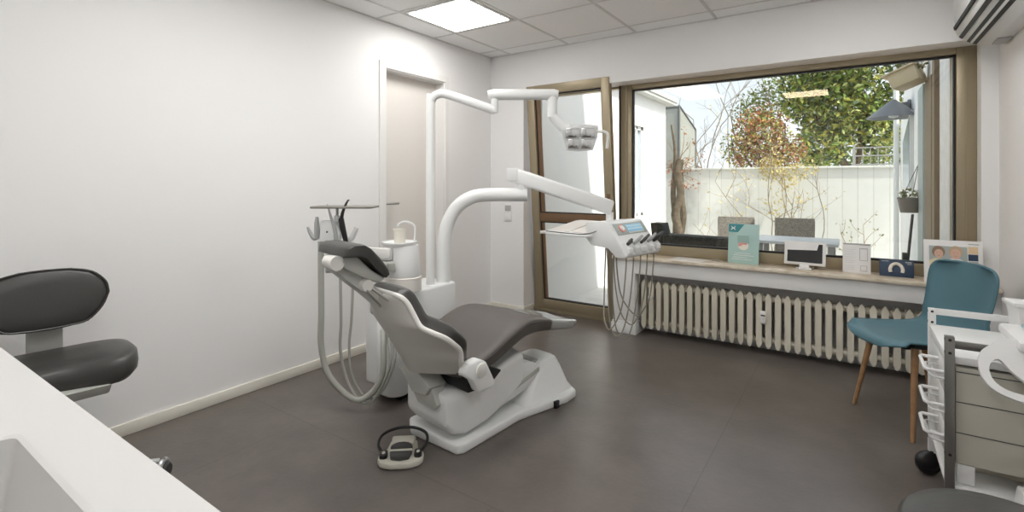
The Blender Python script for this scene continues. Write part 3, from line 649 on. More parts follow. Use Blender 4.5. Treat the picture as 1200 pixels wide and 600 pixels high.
# ================================================================== ROUND STOOL (front right)
rs = empty('round_stool', (3.235, -2.63, 0), 0, 'round black stool seat in the right foreground before the white cart', 'stool')
MB().lathe([(0, .494), (.155, .494), (.172, .501), (.18, .519), (.178, .539), (.165, .553), (.13, .560), (.07, .562), (0, .5625)], n=64).build('seat', M['leather'], rs, smooth=60)
MB().lathe([(0, .479), (.13, .479), (.13, .494), (0, .494)], n=40).build('seat_plate', M['darkg'], rs)
MB().tube([(0, 0, .09), (0, 0, .30)], .026, 16).tube([(0, 0, .30), (0, 0, .48)], .016, 16).build('gas_column', M['chrome'], rs)
for k in range(5):
    a = R(72*k+20); c_, s_ = math.cos(a), math.sin(a)
    MB().tube([(.02*c_, .02*s_, .11), (.13*c_, .13*s_, .10), (.235*c_, .235*s_, .072)], [.024, .020, .014], 12).build('base_leg', M['chrome'], rs)
    b = MB(); cm = Matrix.Translation((.245*c_, .245*s_, .03)) @ Matrix.Rotation(a+R(60), 4, 'Z')
    for sgn in (-1, 1): b.lathe([(0, -.009), (.024, -.009), (.029, -.004), (.029, .004), (.024, .009), (0, .009)], n=20, mx=cm @ Matrix.Translation((0, sgn*.013, 0)) @ Matrix.Rotation(R(90), 4, 'X'))
    b.tube([(0, 0, 0), (0, 0, .045)], .008, 8, mx=cm); b.build('castor', M['blackp'], rs)

# ================================================================== BLUE SHELL CHAIR (local +x = front)
bc = empty('shell_chair', (3.255, -.64, 0), math.atan2(-.54, -.84), 'petrol blue plastic shell chair with oak legs in front of the radiator', 'chair')
pr = [(.255, .418, .10), (.25, .440, .165), (.225, .452, .20), (.17, .452, .222), (.08, .445, .233), (-.02, .440, .234), (-.10, .442, .228), (-.16, .455, .218), (-.20, .49, .205), (-.222, .54, .198), (-.24, .61, .198), (-.256, .69, .204), (-.268, .76, .205), (-.274, .80, .192), (-.277, .822, .16), (-.278, .83, .10)]
pc = catmull(pr, 3)
secs = []
for p in pc:
    x, z, hw = p; n_ = 18; row = []
    up = max(0, min(1, (z-.44)/.12))   # 0 on seat, 1 on back
    for i in range(n_+1):
        u = -1+2*i/n_; y = hw*u
        lift = .030*abs(u)**3*(1-up)*(1 if x < .2 else .2); fwd = .045*abs(u)**2.4*up
        row.append((x+fwd, y, z+lift))
    secs.append(row)
sh = MB().loft(secs, caps=False, closed=False).build('seat_shell', M['teal'], bc, smooth=80)
md = sh.modifiers.new('Solid', 'SOLIDIFY'); md.thickness = .011; md.offset = 0
MB().box((-.14, -.12, .415), (.15, .12, .434), .004).build('underframe', M['blackp'], bc)
for (fx, fy, tx, ty) in ((.185, .213, .125, .15), (.185, -.213, .125, -.15), (-.235, .205, -.13, .13), (-.235, -.205, -.13, -.13)):
    MB().tube([(fx, fy, 0), (tx, ty, .43)], [.0095, .017], 14).build('leg', M['oak'], bc)

# ================================================================== CART
ct = empty('instrument_cart', (3.46, -1.44, 0), 0, 'white metal cart with beige panels, steel posts and castors at the right edge', 'cart')
X0, X1, Y0, Y1 = 3.245, 3.655, -1.685, -1.19
for x in (X0+.012, X1-.012):
    for y in (Y0+.012, Y1-.012):
        b = MB().box((x-.013, y-.013, .095), (x+.013, y+.013, .712), .002)
        po = b.build('post', M['steeld'] if y < -1.4 else M['cartw'], ct, **W)
        f = MB()
        for z in (.70, .655, .30, .16):
            f.tube([(x-.014, y-.0, z), (x-.0125, y, z)], .005, 10).tube([(x, y-.014, z), (x, y-.0125, z)], .005, 10)
        f.build('bolt_hole', M['blackp'], po, **W)
        cm = Matrix.Translation((x-.012, y-.01, .048)) @ Matrix.Rotation(R(25), 4, 'Z')
        b = MB().lathe([(0, -.018), (.038, -.018), (.047, -.010), (.047, .010), (.038, .018), (0, .018)], n=28, mx=cm @ Matrix.Rotation(R(90), 4, 'X'))
        b.ball((0, 0, .012), (.052, .030, .042), mx=cm).tube([(.012, .0, .0), (.012, 0, .055)], .010, 10, mx=cm)
        b.build('castor', M['blackp'], ct, **W)
f = MB().box((X0, Y1-.010, .685), (X1, Y1-.002, .712), .002)
f.box((X1-.01, Y0, .685), (X1-.002, Y1, .712), .002)
f.build('top_rail', M['cartw'], ct, **W)
MB().box((X0, Y0+.002, .672), (X1, Y0+.012, .699), .002).build('front_rail', M['steeld'], ct, **W)
MB().box((X0+.003, Y0+.015, .615), (X1-.003, Y1-.003, .642), .004).build('top_shelf', M['cartw'], ct, **W)
MB().box((X0+.003, Y0+.003, .175), (X1-.003, Y1-.003, .197), .004).build('bottom_shelf', M['cartw'], ct, **W)
MB().box((X0+.028, Y0+.016, .27), (X1-.02, Y0+.034, .606), .003).box((X0+.03, Y0+.03, .27), (X1-.02, Y1-.03, .606), .003).build('drawer_body', M['cartb'], ct, **W)
f = MB()
for z in (.588, .483, .376): f.box((X0+.03, Y0+.0145, z), (X1-.022, Y0+.0165, z+.003))
f.build('panel_groove', M['darkg'], ct, **W)
MB().box((X0+.028, Y0+.15, .20), (X1-.02, Y0+.16, .27)).build('rear_panel', M['cartbd'], ct, **W)
MB().box((X0+.14, Y0-.10, .185), (X1-.002, Y0+.002, .197), .002).build('pull_out_ledge', M['cartw'], ct, **W)
MB().box((X0+.03, Y0+.02, .20), (X0+.08, Y0+.04, .268), .003).build('white_bracket', M['cartw'], ct, **W)
for z0, z1 in ((.485, .60), (.378, .48), (.272, .373)):
    dr = MB().box((X0+.006, Y0+.03, z0), (X0+.03, Y1-.03, z1), .003).build('drawer_front', M['cartw'], ct, **W)
    yc = Y0+.13
    f = MB().tube([(X0+.01, yc-.075, z1-.032), (X0-.042, yc-.075, z1-.03), (X0-.05, yc-.06, z1-.03), (X0-.05, yc+.09, z1-.03), (X0-.042, yc+.105, z1-.03), (X0+.01, yc+.105, z1-.032)], .0065, 8)
    f.tube([(X0+.01, yc-.075, z1-.055), (X0-.03, yc-.07, z1-.052), (X0-.036, yc-.055, z1-.05), (X0-.036, yc+.085, z1-.05), (X0-.03, yc+.10, z1-.052), (X0+.01, yc+.105, z1-.055)], .004, 8)
    f.build('drawer_handle', M['cartw'], dr, **W)
# things on the cart
dt = empty('device_tray', (3.44, -1.60, .7005), 0, 'white curved plastic tray with a D-shaped grip opening on top of the cart', 'tray')
tmx = Matrix.Translation((3.462, -1.745, .622)) @ Matrix.Rotation(R(58), 4, 'X')
o_ = [(-.10, .10), (-.135, .06), (-.14, .0), (-.115, -.05), (-.06, -.075), (.02, -.085), (.12, -.085), (.20, -.08), (.20, .12), (-.05, .12)]
i_ = [(-.10, .045), (-.115, .02), (-.11, -.02), (-.085, -.045), (-.045, -.055), (-.015, -.05), (-.02, -.03), (-.06, .01), (-.085, .045)]
oc = [(p.x, p.y) for p in catmull([(a, b_, 0) for a, b_ in o_+o_[:1]], 5)][:-1]; ic = [(p.x, p.y) for p in catmull([(a, b_, 0) for a, b_ in i_+i_[:1]], 5)][:-1]
b2 = bmesh.new()
eo = [b2.verts.new((x, y, 0)) for x, y in oc]; ei = [b2.verts.new((x, y, 0)) for x, y in ic]
ed = [b2.edges.new((eo[k], eo[(k+1) % len(eo)])) for k in range(len(eo))]+[b2.edges.new((ei[k], ei[(k+1) % len(ei)])) for k in range(len(ei))]
bmesh.ops.triangle_fill(b2, edges=ed, use_beauty=True)
r_ = bmesh.ops.extrude_face_region(b2, geom=b2.faces[:]); bmesh.ops.translate(b2, verts=[v for v in r_['geom'] if isinstance(v, bmesh.types.BMVert)], vec=(0, 0, .016))
bmesh.ops.recalc_face_normals(b2, faces=b2.faces[:])
b = MB(); b.merge(b2, tmx); b.build('grip_plate', M['cartw'], dt, **W)
MB().box((3.42, -1.735, .7005), (3.625, -1.45, .735), .01).build('tray_body', M['cartw'], dt, **W)
MB().box((3.47, -1.66, .735), (3.615, -1.50, .75), .005).build('tray_pad', M['bluepl'], dt, **W)
bx = empty('dispenser_box', (3.553, -1.31, .6425), R(8), 'small white upright box at the back of the cart top by the right wall', 'box')
MB().prism([(-.06, 0), (.06, 0), (.07, .14), (-.075, .145)], -.05, .05, 'y', .006).build('body', M['cartw'], bx)
MB().prism([(-.085, .14), (.08, .135), (.08, .15), (-.085, .155)], -.055, .055, 'y', .003).build('lid', M['cartw'], bx)
MB().box((-.01, -.053, .05), (.06, -.049, .075), .001).build('stripe', M['pdteal'], bx)
cn = empty('white_canister', (3.42, -1.60, .197), 0, 'small white container with a dark ring on the lower shelf of the cart', 'container')
cn.location = (3.46, -1.738, .198); WM[cn.name] = Matrix.Translation(cn.location)
MB().prism([(-.05, 0), (.06, 0), (.06, .06), (-.04, .065)], -.035, .035, 'y', .008).build('body', M['cartw'], cn)
MB().lathe([(0, 0), (.022, 0), (.022, .006), (.014, .008), (0, .008)], mx=Matrix.Translation((.012, -.034, .018)) @ Matrix.Rotation(R(90), 4, 'X')).build('ring', M['darkg'], cn)
pk = empty('plastic_packet', (3.515, -1.738, .264), 0, 'crumpled clear packet with red and green print above the small white container', 'packet')
f = MB(); 
for k in range(9): f.ball((random.uniform(-.03, .03), random.uniform(-.02, .02), .02+.085*k/9), (.028, .022, .02), 8, 6)
f.build('wrapper', M['radi'], pk, smooth=20)
MB().ball((-.035, -.015, .055), (.016, .016, .018), 8, 6).build('print', M['green'], pk, smooth=20)
MB().ball((-.012, -.03, .05), (.016, .014, .022), 8, 6).ball((.01, -.032, .028), (.014, .01, .012), 8, 6).build('print', M['red'], pk, smooth=20)

# ================================================================== COUNTER WITH BASIN
cw = empty('counter', (1.30, -4.1, 0), 0, 'white counter with inset rectangular basin in the left foreground', 'counter')
cx0, cx1, cy0, cy1 = .02, 2.62, -4.50, -3.722
bx0, bx1, by0, by1 = 2.02, 2.44, -4.25, -3.802
f = MB()
for a, b_ in (((cx0, by1, .868), (cx1, cy1, .90)), ((cx0, cy0, .868), (cx1, by0, .90)), ((cx0, by0, .868), (bx0, by1, .90)), ((bx1, by0, .868), (cx1, by1, .90))): f.box(a, b_)
f.build('worktop', M['counter'], cw, **W, smooth=0)
def rr(z, i): return [(x, y, z) for x, y in rrect((bx1-bx0)/2-i, (by1-by0)/2-i, .012+i*.2, 4, ((bx0+bx1)/2, (by0+by1)/2))]
MB().loft([rr(.902, -.004), rr(.900, .002), rr(.86, .008), rr(.79, .022), rr(.772, .045), rr(.77, .19)], caps=False).build('basin', M['counter'], cw, **W, smooth=40)
f = MB().box((cx0+.02, cy0+.02, .10), (cx1-.02, cy1-.05, .70)).box((cx0+.02, cy0+.02, .70), (bx0-.05, cy1-.05, .868)).box((cx0+.02, cy1-.07, .70), (cx1-.02, cy1-.05, .868)).box((cx0+.05, cy0+.05, 0), (cx1-.05, cy1-.10, .1))
f.build('cabinet', M['doorp'], cw, **W, smooth=0)
for k in range(4):
    MB().box((cx0+.03+k*.64, cy1-.05, .11), (cx0+.66+k*.64, cy1-.032, .86), .002).build('cabinet_door', M['cartw'], cw, **W)

# ================================================================== SILL ITEMS
SZ = .641
def board(w, h, t, tilt): return Matrix.Rotation(R(-tilt), 4, 'X')
p1 = empty('leaflet_stand', (2.296, .085, SZ), R(-4), 'mint green upright card with a pink tooth picture and teal corner on the window sill', 'card stand')
mx = Matrix.Rotation(R(-6), 4, 'X')
MB().box((-.108, 0, 0), (.108, .003, .297), .001, mx=mx).build('card', M['pteal'], p1)
MB().prism([(-.107, .296), (.005, .296), (-.040, .235), (-.107, .235)], -.0012, .0, 'y', mx=mx).build('corner_field', M['pdteal'], p1, smooth=0)
MB().prism([(-.090, .282), (-.074, .267), (-.058, .282), (-.058, .276), (-.066, .265), (-.058, .254), (-.058, .248), (-.074, .261), (-.090, .248), (-.090, .254), (-.082, .265), (-.090, .276)], -.0022, -.0012, 'y', mx=mx).build('logo', M['paperw'], p1, smooth=0)
MB().prism([(.036*math.cos(R(a)), .135+.034*math.sin(R(a))) for a in range(0, 360, 20)], -.0016, 0, 'y', mx=mx).build('tooth_picture', M['ptooth'], p1, smooth=0)
MB().prism([(-.036, .13), (-.03, .165), (0, .175), (.028, .165), (.022, .14), (.0, .145), (-.02, .13)], -.0024, -.0016, 'y', mx=mx).build('gum_picture', M['pgum'], p1, smooth=0)
f = MB()
for z, a, b_ in ((.075, -.06, .05), (.06, -.07, .075), (.045, -.07, .03), (.03, -.08, .06)): f.box((a, -.001, z), (b_, 0, z+.004), mx=mx)
f.build('text_line', M['paperw'], p1, smooth=0)
MB().box((-.04, .0, 0), (.04, .004, .22), mx=Matrix.Translation((0, .05, 0)) @ Matrix.Rotation(R(13), 4, 'X')).build('rear_strut', M['pteal'], p1)

p2 = empty('tablet', (2.695, .085, SZ), R(-4), 'white framed tablet with dark screen on a small stand on the sill', 'tablet')
mx = Matrix.Translation((0, 0, .028)) @ Matrix.Rotation(R(-10), 4, 'X')
MB().box((-.128, 0, 0), (.128, .010, .165), .004, mx=mx).build('body', M['radi'], p2)
sc_ = MB().box((-.108, -.001, .018), (.108, .001, .150), mx=mx).build('screen', M['screen'], p2, smooth=0)
MB().prism([(-.108, .100), (.075, .108), (.085, .150), (-.108, .150)], -.0018, -.001, 'y', mx=mx).build('screen_window', M['paperw'], sc_, smooth=0)
MB().box((-.05, -.03, 0), (.05, .07, .008), .003).box((-.02, .02, .005), (.02, .032, .1), .003, mx=Matrix.Rotation(R(-6), 4, 'X')).box((-.03, -.014, .006), (.03, .022, .03), .004).build('stand', M['cartw'], p2)

p3 = empty('info_card', (2.998, .095, SZ), R(-3), 'white printed card with two device drawings on the sill beside the tablet', 'card stand')
mx = Matrix.Rotation(R(-7), 4, 'X')
MB().box((-.078, 0, 0), (.078, .003, .195), .001, mx=mx).build('card', M['paperw'], p3)
MB().box((-.078, -.001, .188), (.078, .0045, .199), .001, mx=mx).build('top_clip', M['greyt'], p3)
f = MB()
for a, b_ in (((.016, .085), (.062, .088)), ((.016, .163), (.062, .168)), ((.016, .085), (.019, .168)), ((.059, .085), (.062, .168)), ((.022, .02), (.058, .0225)), ((.016, .013), (.064, .0155)), ((.022, .02), (.0245, .052)), ((.0555, .02), (.058, .052)), ((.022, .05), (.058, .0525))): f.box((a[0], -.0012, a[1]), (b_[0], 0, b_[1]), mx=mx)
f.build('drawing', M['greyt'], p3, smooth=0)
f = MB(); lg = mat('printed_pale_grey', (.66, .66, .65), .6)
for k in range(8): f.box((-.068, -.001, .155-.0125*k), (-.068+(.065, .05, .068, .06, .066, .045, .06, .05)[k], 0, .1575-.0125*k), mx=mx)
for k in range(3): f.box((-.066, -.001, .045-.012*k), (-.066+.055, 0, .0475-.012*k), mx=mx)
f.build('text_line', lg, p3, smooth=0)
MB().box((-.03, .0, 0), (.03, .003, .13), mx=Matrix.Translation((0, .04, 0)) @ Matrix.Rotation(R(10), 4, 'X')).build('rear_strut', M['paperw'], p3)

p4 = empty('navy_card', (3.211, .085, SZ), R(-2), 'low navy blue card with a white arch symbol on the window sill', 'card stand')
mx = Matrix.Rotation(R(-12), 4, 'X')
MB().box((-.089, 0, 0), (.089, .004, .107), .001, mx=mx).build('card', M['navy'], p4)
ar = [(-.03, .028), (-.033, .045), (-.026, .068), (-.012, .080), (0, .083), (.012, .080), (.026, .068), (.033, .045), (.03, .028)]
MB().tube([(x, -.0035, z) for x, z in ar], [.010]*9, 8, smooth=4, mx=mx).build('arch_symbol', M['ptooth'], p4)
for a, b_ in (((-.078, -.001, .095), (-.04, 0, .099)), ((.045, -.001, .093), (.078, 0, .099)), ((.055, -.001, .083), (.078, 0, .087))): MB().box(a, b_, mx=mx).build('text_line', M['greyt'], p4, smooth=0)
MB().box((-.04, .0, 0), (.04, .003, .09), mx=Matrix.Translation((0, .05, 0)) @ Matrix.Rotation(R(18), 4, 'X')).build('rear_strut', M['navy'], p4)

p5 = empty('picture_display', (3.478, -.025, SZ), R(1), 'white display frame with a photo of two people on the sill behind the blue chair', 'picture')
mx = Matrix.Rotation(R(-9), 4, 'X')
MB().box((-.138, 0, 0), (.135, .010, .262), .003, mx=mx).build('frame', M['paperw'], p5)
ph = MB().box((-.112, -.001, .08), (.065, 0.001, .225), mx=mx).build('photo', M['pgrey'], p5, smooth=0)
def disc(cx, cz, rx, rz, d0, d1, m, nm):
    MB().prism([(cx+rx*math.cos(R(a)), cz+rz*math.sin(R(a))) for a in range(0, 360, 20)], d0, d1, 'y', mx=mx).build(nm, m, ph, smooth=0)
disc(-.068, .19, .031, .035, -.002, -.001, M['hairp'], 'hair'); disc(-.067, .178, .021, .027, -.003, -.002, M['skin'], 'face')
disc(.012, .195, .034, .034, -.002, -.001, M['hairg'], 'hair'); disc(.011, .180, .024, .031, -.003, -.002, M['skin'], 'face')
MB().prism([(-.112, .08), (-.03, .08), (-.03, .13), (-.05, .15), (-.085, .15), (-.112, .135)], -.0018, -.001, 'y', mx=mx).build('shirt', M['pyel'], ph, smooth=0)
MB().prism([(-.03, .08), (.065, .08), (.065, .13), (.03, .152), (-.01, .152), (-.035, .125)], -.0026, -.0012, 'y', mx=mx).build('shirt', M['paperw'], ph, smooth=0)
f = MB()
for ex, ez in ((-.075, .183), (-.059, .183), (.003, .186), (.019, .186)): f.box((ex-.003, -.0036, ez), (ex+.003, -.003, ez+.002), mx=mx)
for ex, ez in ((-.067, .166), (.011, .167)): f.box((ex-.007, -.0036, ez), (ex+.007, -.003, ez+.002), mx=mx)
f.build('face_detail', M['hairp'], ph, smooth=0)
MB().box((-.112, -.0015, .095), (.03, -.001, .118), mx=mx).build('caption_field', M['pyel'], p5, smooth=0)
MB().box((.068, -.001, .185), (.112, 0, .228), mx=mx).build('colour_field', M['peach'], p5, smooth=0)
MB().box((.068, -.001, .145), (.112, 0, .183), mx=mx).build('colour_field', M['navy'], p5, smooth=0)
MB().box((.068, -.001, .09), (.112, 0, .14), mx=mx).build('colour_field', M['pgrey'], p5, smooth=0)
MB().box((.07, -.001, .24), (.118, 0, .245), mx=mx).build('text_line', M['greyt'], p5, smooth=0)
MB().box((-.04, .0, 0), (.04, .003, .20), mx=Matrix.Translation((0, .085, 0)) @ Matrix.Rotation(R(14), 4, 'X')).build('rear_strut', M['paperw'], p5)
MB().box((-.14, -.09, 0), (.12, .09, .0015), mx=Matrix.Translation((1.915, .055, .6402)) @ Matrix.Rotation(R(-12), 4, 'Z')).thing('paper_sheet', M['paperw'], (1.915, .055, .6402), 'white paper sheet lying flat on the left part of the window sill', 'paper')
g_ = empty('small_clip', (2.10, .10, SZ), R(-5), 'tiny metal clip lying on the sill beside the mint green card', 'clip')
f = MB()
for x in (-.018, .0, .018): f.tube([(x-.008, 0, .003), (x-.008, 0, .014), (x, 0, .017), (x+.008, 0, .014), (x+.008, 0, .003)], .0025, 6)
f.box((-.03, -.006, 0), (.03, .006, .004), .001); f.build('wire', M['steel'], g_)

# ================================================================== AIR CONDITIONER
ac = empty('air_conditioner', (RX, -.55, 2.03), 0, 'white wall-mounted air conditioner at the top right beside the window', 'air conditioner')
prof = [(RX-.001, 2.03), (3.62, 2.028), (3.565, 2.042), (3.515, 2.07), (3.482, 2.105), (3.466, 2.15), (3.462, 2.21), (3.464, 2.33), (3.49, 2.365), (3.53, 2.375), (RX-.001, 2.375)]
MB().prism(prof, -1.0, -.135, 'y', .006, 2).build('casing', M['cartw'], ac, **W)
MB().prism([(p[0]*.0+3.58+(p[0]-3.58)*1.012, 2.20+(p[1]-2.20)*1.012) if p[0] < 3.688 else p for p in prof], -.135, -.122, 'y', .004).build('end_cap', M['radi'], ac, **W)
f = MB()
for x, z, ang in ((3.4665, 2.142, 78), (3.4935, 2.088, 45), (3.527, 2.059, 30), (3.552, 2.046, 22)):
    f.box((-.0095, -.99, -.006), (.0095, -.15, .0045), mx=Matrix.Translation((x, 0, z)) @ Matrix.Rotation(R(ang), 4, 'Y'))
f.build('air_slot', M['gasket'], ac, **W, smooth=0)
MB().box((-.009, -.985, -.004), (.009, -.155, .003), .001, mx=Matrix.Translation((3.539, 0, 2.050)) @ Matrix.Rotation(R(28), 4, 'Y')).build('louvre', M['cartw'], ac, **W)
MB().box((3.62, -.30, 2.022), (3.68, -.16, 2.03), .002).build('condensate_cover', M['greyt'], ac, **W)

# ================================================================== OUTSIDE
OZ = -.05
st(MB().box((-6, .29, -.2), (10, 14, OZ)).build('courtyard_floor', M['tile'], smooth=0))
# neighbouring wing on the left with a window
f = MB().box((-.3, .30, OZ), (.36, 2.953, 2.56)).box((-.3, 3.418, OZ), (.36, 4.47, 2.56)).box((-.3, 2.953, OZ), (.36, 3.418, .75)).box((-.3, 2.953, 2.09), (.36, 3.418, 2.56))
st(f.build('house_wing_wall', M['render'], smooth=0))
wn = st(empty('window_2', (.34, 3.185, .75)))
f = MB().box((.27, 2.953, .75), (.33, 3.01, 2.09)).box((.27, 3.36, .75), (.33, 3.418, 2.09)).box((.27, 2.953, .75), (.33, 3.418, .80)).box((.27, 2.953, 2.04), (.33, 3.418, 2.09)).box((.27, 3.165, .75), (.33, 3.205, 2.09))
f.build('window_frame', M['cartw'], wn, **W); MB().box((.285, 3.0, .8), (.29, 3.37, 2.05)).build('window_pane', M['bluew'], wn, **W); MB().box((.2, 2.9, .7), (.25, 3.45, 2.12)).build('window_back', M['radi'], wn, **W)
st(MB().box((-.4, .30, 2.56), (.50, 4.62, 2.62)).box((.46, .30, 2.60), (.52, 4.62, 2.68), .01).box((-.4, .3, 2.62), (.48, 4.6, 2.68)).build('eave', M['roofz'], smooth=0))
st(MB().box((-2.5, 5.0, OZ), (4.6, 5.18, 1.47)).box((-2.5, 4.97, 1.47), (4.6, 5.21, 1.50), .005).build('garden_wall', M['gwall'], smooth=0))
# annexe on the right with door, window, lamp, pipe
M['awall'] = mat('annexe_whitewash', (.86, .86, .85), .85, noise=.05, nscale=12, bump=.4, bscale=30)
f = MB().prism([(.32, OZ), (4.35, OZ), (4.35, 2.0), (3.5, 2.55), (.32, 2.55)], 3.5, 3.9, 'x')
st(f.build('annexe_wall', M['awall'], smooth=0))
f = MB().box((3.40, .3, 2.53), (4.0, 3.5, 2.6), .0); st(f.build('annexe_roof', M['roofz'], smooth=0))
ad = st(empty('door_3', (3.5, 1.6, OZ)))
MB().box((3.475, 1.55, OZ), (3.51, 1.95, 2.1)).build('door_frame', M['tealf'], ad, **W); MB().box((3.485, 1.10, OZ), (3.512, 1.5, 2.1)).build('door_leaf', M['brownp'], ad, **W)
MB().box((3.47, .78, OZ), (3.512, .90, 2.2)).build('door_post', M['brownp'], ad, **W)
aw = st(empty('window_3', (3.5, 3.1, 1.2)))
MB().prism([(2.62, 1.15), (3.55, 1.15), (3.55, 1.75), (2.62, 2.0)], 3.47, 3.502, 'x').build('window_frame', M['pipe'], aw, **W)
MB().prism([(2.68, 1.2), (3.49, 1.2), (3.49, 1.72), (2.68, 1.94)], 3.465, 3.471, 'x').build('window_pane', M['bluew'], aw, **W)
b = MB().tube([(3.45, 4.28, OZ), (3.45, 4.28, 2.9)], .03, 12)
for z in (.5, 1.5, 2.3): b.tube([(3.45, 4.28, z-.02), (3.45, 4.28, z+.02)], .036, 12)
b.box((3.45, 4.27, 1.0), (3.505, 4.29, 1.03)).thing('downpipe', M['pipe'], (3.45, 4.28, OZ), 'white downpipe at the corner of the annexe wall outside', 'pipe')
wl = empty('wall_lamp', (3.5, 2.95, 2.05), 0, 'grey cone-shaped outdoor lamp on a bracket on the annexe wall', 'lamp')
MB().lathe([(.0, .0), (.02, .0), (.235, -.185), (.24, -.195), (.225, -.192), (.02, -.012), (0, -.012)], c=(-.16, -.20, .09), n=40).build('lamp_shade', M['lampg'], wl)
MB().lathe([(.0, -.10), (.05, -.10), (.06, -.14), (.04, -.19), (0, -.2)], c=(-.16, -.20, .09), n=20).build('bulb', M['lampw'], wl)
MB().tube([(-.16, -.20, .08), (-.08, -.10, .04), (.0, 0, .04)], .014, 10).box((-.03, -.06, -.02), (.0, .06, .10), .004).box((-.10, -.12, -.01), (-.02, .02, .07), .01).build('bracket', M['lampg'], wl)
hp_ = empty('hanging_planter', (3.41, 1.95, .97), 0, 'grey hanging pot with trailing plants against the annexe wall', 'planter')
MB().lathe([(0, 0), (.065, 0), (.085, .12), (.088, .125), (.088, .14), (.08, .14), (.076, .12), (0, .11)], n=28).build('pot', M['pot'], hp_)
MB().leaves(90, (0, 0, .17), (.10, .10, .06), .035).build('foliage', M['leafo'], hp_, smooth=0)
MB().tube([(.02, 0, .12), (.07, 0, .45), (.085, .0, .50)], .003, 6).tube([(-.05, .05, .13), (.07, 0, .45)], .003, 6).build('hanger', M['darkg'], hp_)
po_ = MB().tube([(3.30, 1.62, OZ), (3.38, 1.75, .45), (3.43, 1.85, .96)], .011, 8); po_.box((3.345, 1.69, .48), (3.385, 1.74, .62), .004)
po_.thing('garden_rake', M['darkg'], (3.30, 1.62, OZ), 'dark pole leaning under the hanging pot by the annexe wall', 'pole')
fl = empty('nest_box', (3.345, 1.42, 2.12), R(-20), 'pale tilted wooden box with a plant on it high on the annexe wall', 'box')
mx = Matrix.Rotation(R(-20), 4, 'Y')
MB().box((-.08, -.12, -.055), (.12, .12, .07), .006, mx=mx).build('box', M['ply'], fl); MB().box((-.12, -.14, .07), (.14, .14, .085), .003, mx=mx).build('lid', M['ply'], fl)
MB().leaves(120, (.04, 0, .13), (.12, .12, .06), .045).build('foliage', M['leafo'], fl, smooth=0)
# neighbour house far back
f = MB().box((-6, 13.0, OZ), (1.2, 13.6, 6.5)).box((1.2, 13.4, OZ), (9.5, 13.8, 3.6))
st(f.build('neighbour_house', M['nhouse'], smooth=0))
# glazed lean-to behind the garden wall
lt = empty('greenhouse', (.1, 5.9, OZ), 0, 'dark framed glazed lean-to behind the garden wall at the left', 'greenhouse')
f = MB().box((-.9, 5.7, OZ), (.235, 5.72, 2.70)).prism([(5.7, OZ), (6.9, OZ), (6.9, 2.35), (5.7, 2.70)], .215, .235, 'x'); f.build('glazing', M['glz'], lt, **W, smooth=0)
f = MB().tube([(.235, 5.7, OZ), (.235, 5.7, 2.72), (.235, 6.9, 2.37), (.235, 6.9, OZ)], .025, 6).tube([(-.9, 5.7, 2.70), (.235, 5.7, 2.70)], .025, 6).tube([(-.35, 5.69, OZ), (-.35, 5.69, 2.7)], .02, 6)
f.build('frame', M['lframe'], lt, **W)
# trees
def tree(name, base, label, cat, blobs, mats, trunk, group=None, size=.10, rt=.06):
    t = empty(name, base, 0, label, cat, group)
    b = MB()
    for (c_, r_, n_) in blobs: b.leaves(n_, c_, r_, size, len(mats), .35)
    b.build('foliage', M[mats[0]], t, **W, smooth=0, extra=[M[k] for k in mats[1:]])
    b = MB()
    for p in trunk: b.tube(p, [rt*(1-.75*i/(len(p)-1)) for i in range(len(p))], 8, smooth=3)
    b.build('trunk', M['bark'], t, **W)
    return t
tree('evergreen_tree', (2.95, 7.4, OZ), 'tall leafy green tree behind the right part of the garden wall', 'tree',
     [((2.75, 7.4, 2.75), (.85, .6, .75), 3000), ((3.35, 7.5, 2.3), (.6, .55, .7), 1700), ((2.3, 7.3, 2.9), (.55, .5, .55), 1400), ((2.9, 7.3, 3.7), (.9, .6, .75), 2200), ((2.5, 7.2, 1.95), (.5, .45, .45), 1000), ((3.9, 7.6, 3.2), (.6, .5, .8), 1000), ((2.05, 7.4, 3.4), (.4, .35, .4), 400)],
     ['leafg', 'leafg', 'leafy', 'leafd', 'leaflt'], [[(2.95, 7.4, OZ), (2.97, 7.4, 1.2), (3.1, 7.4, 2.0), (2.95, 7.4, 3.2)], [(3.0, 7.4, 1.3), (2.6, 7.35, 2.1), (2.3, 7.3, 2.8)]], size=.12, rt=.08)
tree('russet_shrub', (1.7, 6.0, OZ), 'loose russet autumn shrub behind the middle of the garden wall', 'shrub',
     [((1.62, 6.0, 2.2), (.50, .4, .5), 1500), ((1.38, 6.05, 1.75), (.36, .38, .36), 600), ((1.98, 6.0, 1.8), (.36, .38, .35), 700), ((1.85, 5.95, 1.65), (.5, .3, .2), 350)],
     ['leafr', 'leafr', 'leafr', 'leafo', 'leafy'], [[(1.7, 6.0, OZ), (1.65, 6.0, 1.3), (1.5, 6.0, 2.2)], [(1.7, 6.0, .9), (1.95, 6.0, 1.8), (2.0, 6.0, 2.3)], [(1.65, 6.0, 1.0), (1.2, 6.05, 1.7), (1.1, 6.05, 2.1)]], size=.07, rt=.03)
tree('olive_shrub', (1.25, 8.9, OZ), 'sparse grey-green shrub behind the russet shrub', 'shrub',
     [((1.0, 8.9, 2.9), (.5, .4, .55), 550), ((.75, 8.9, 2.1), (.45, .4, .45), 350), ((1.6, 8.9, 3.3), (.6, .4, .55), 800), ((1.3, 8.9, 2.4), (.5, .4, .5), 450)],
     ['leafo', 'leafg'], [[(1.25, 8.9, OZ), (1.2, 8.9, 1.4), (1.0, 8.9, 2.9)], [(1.2, 8.9, 1.3), (.7, 8.9, 2.2), (.55, 8.9, 2.9)], [(1.2, 8.9, 1.5), (1.6, 8.9, 2.7), (1.7, 8.9, 3.4)]], size=.09, rt=.03)
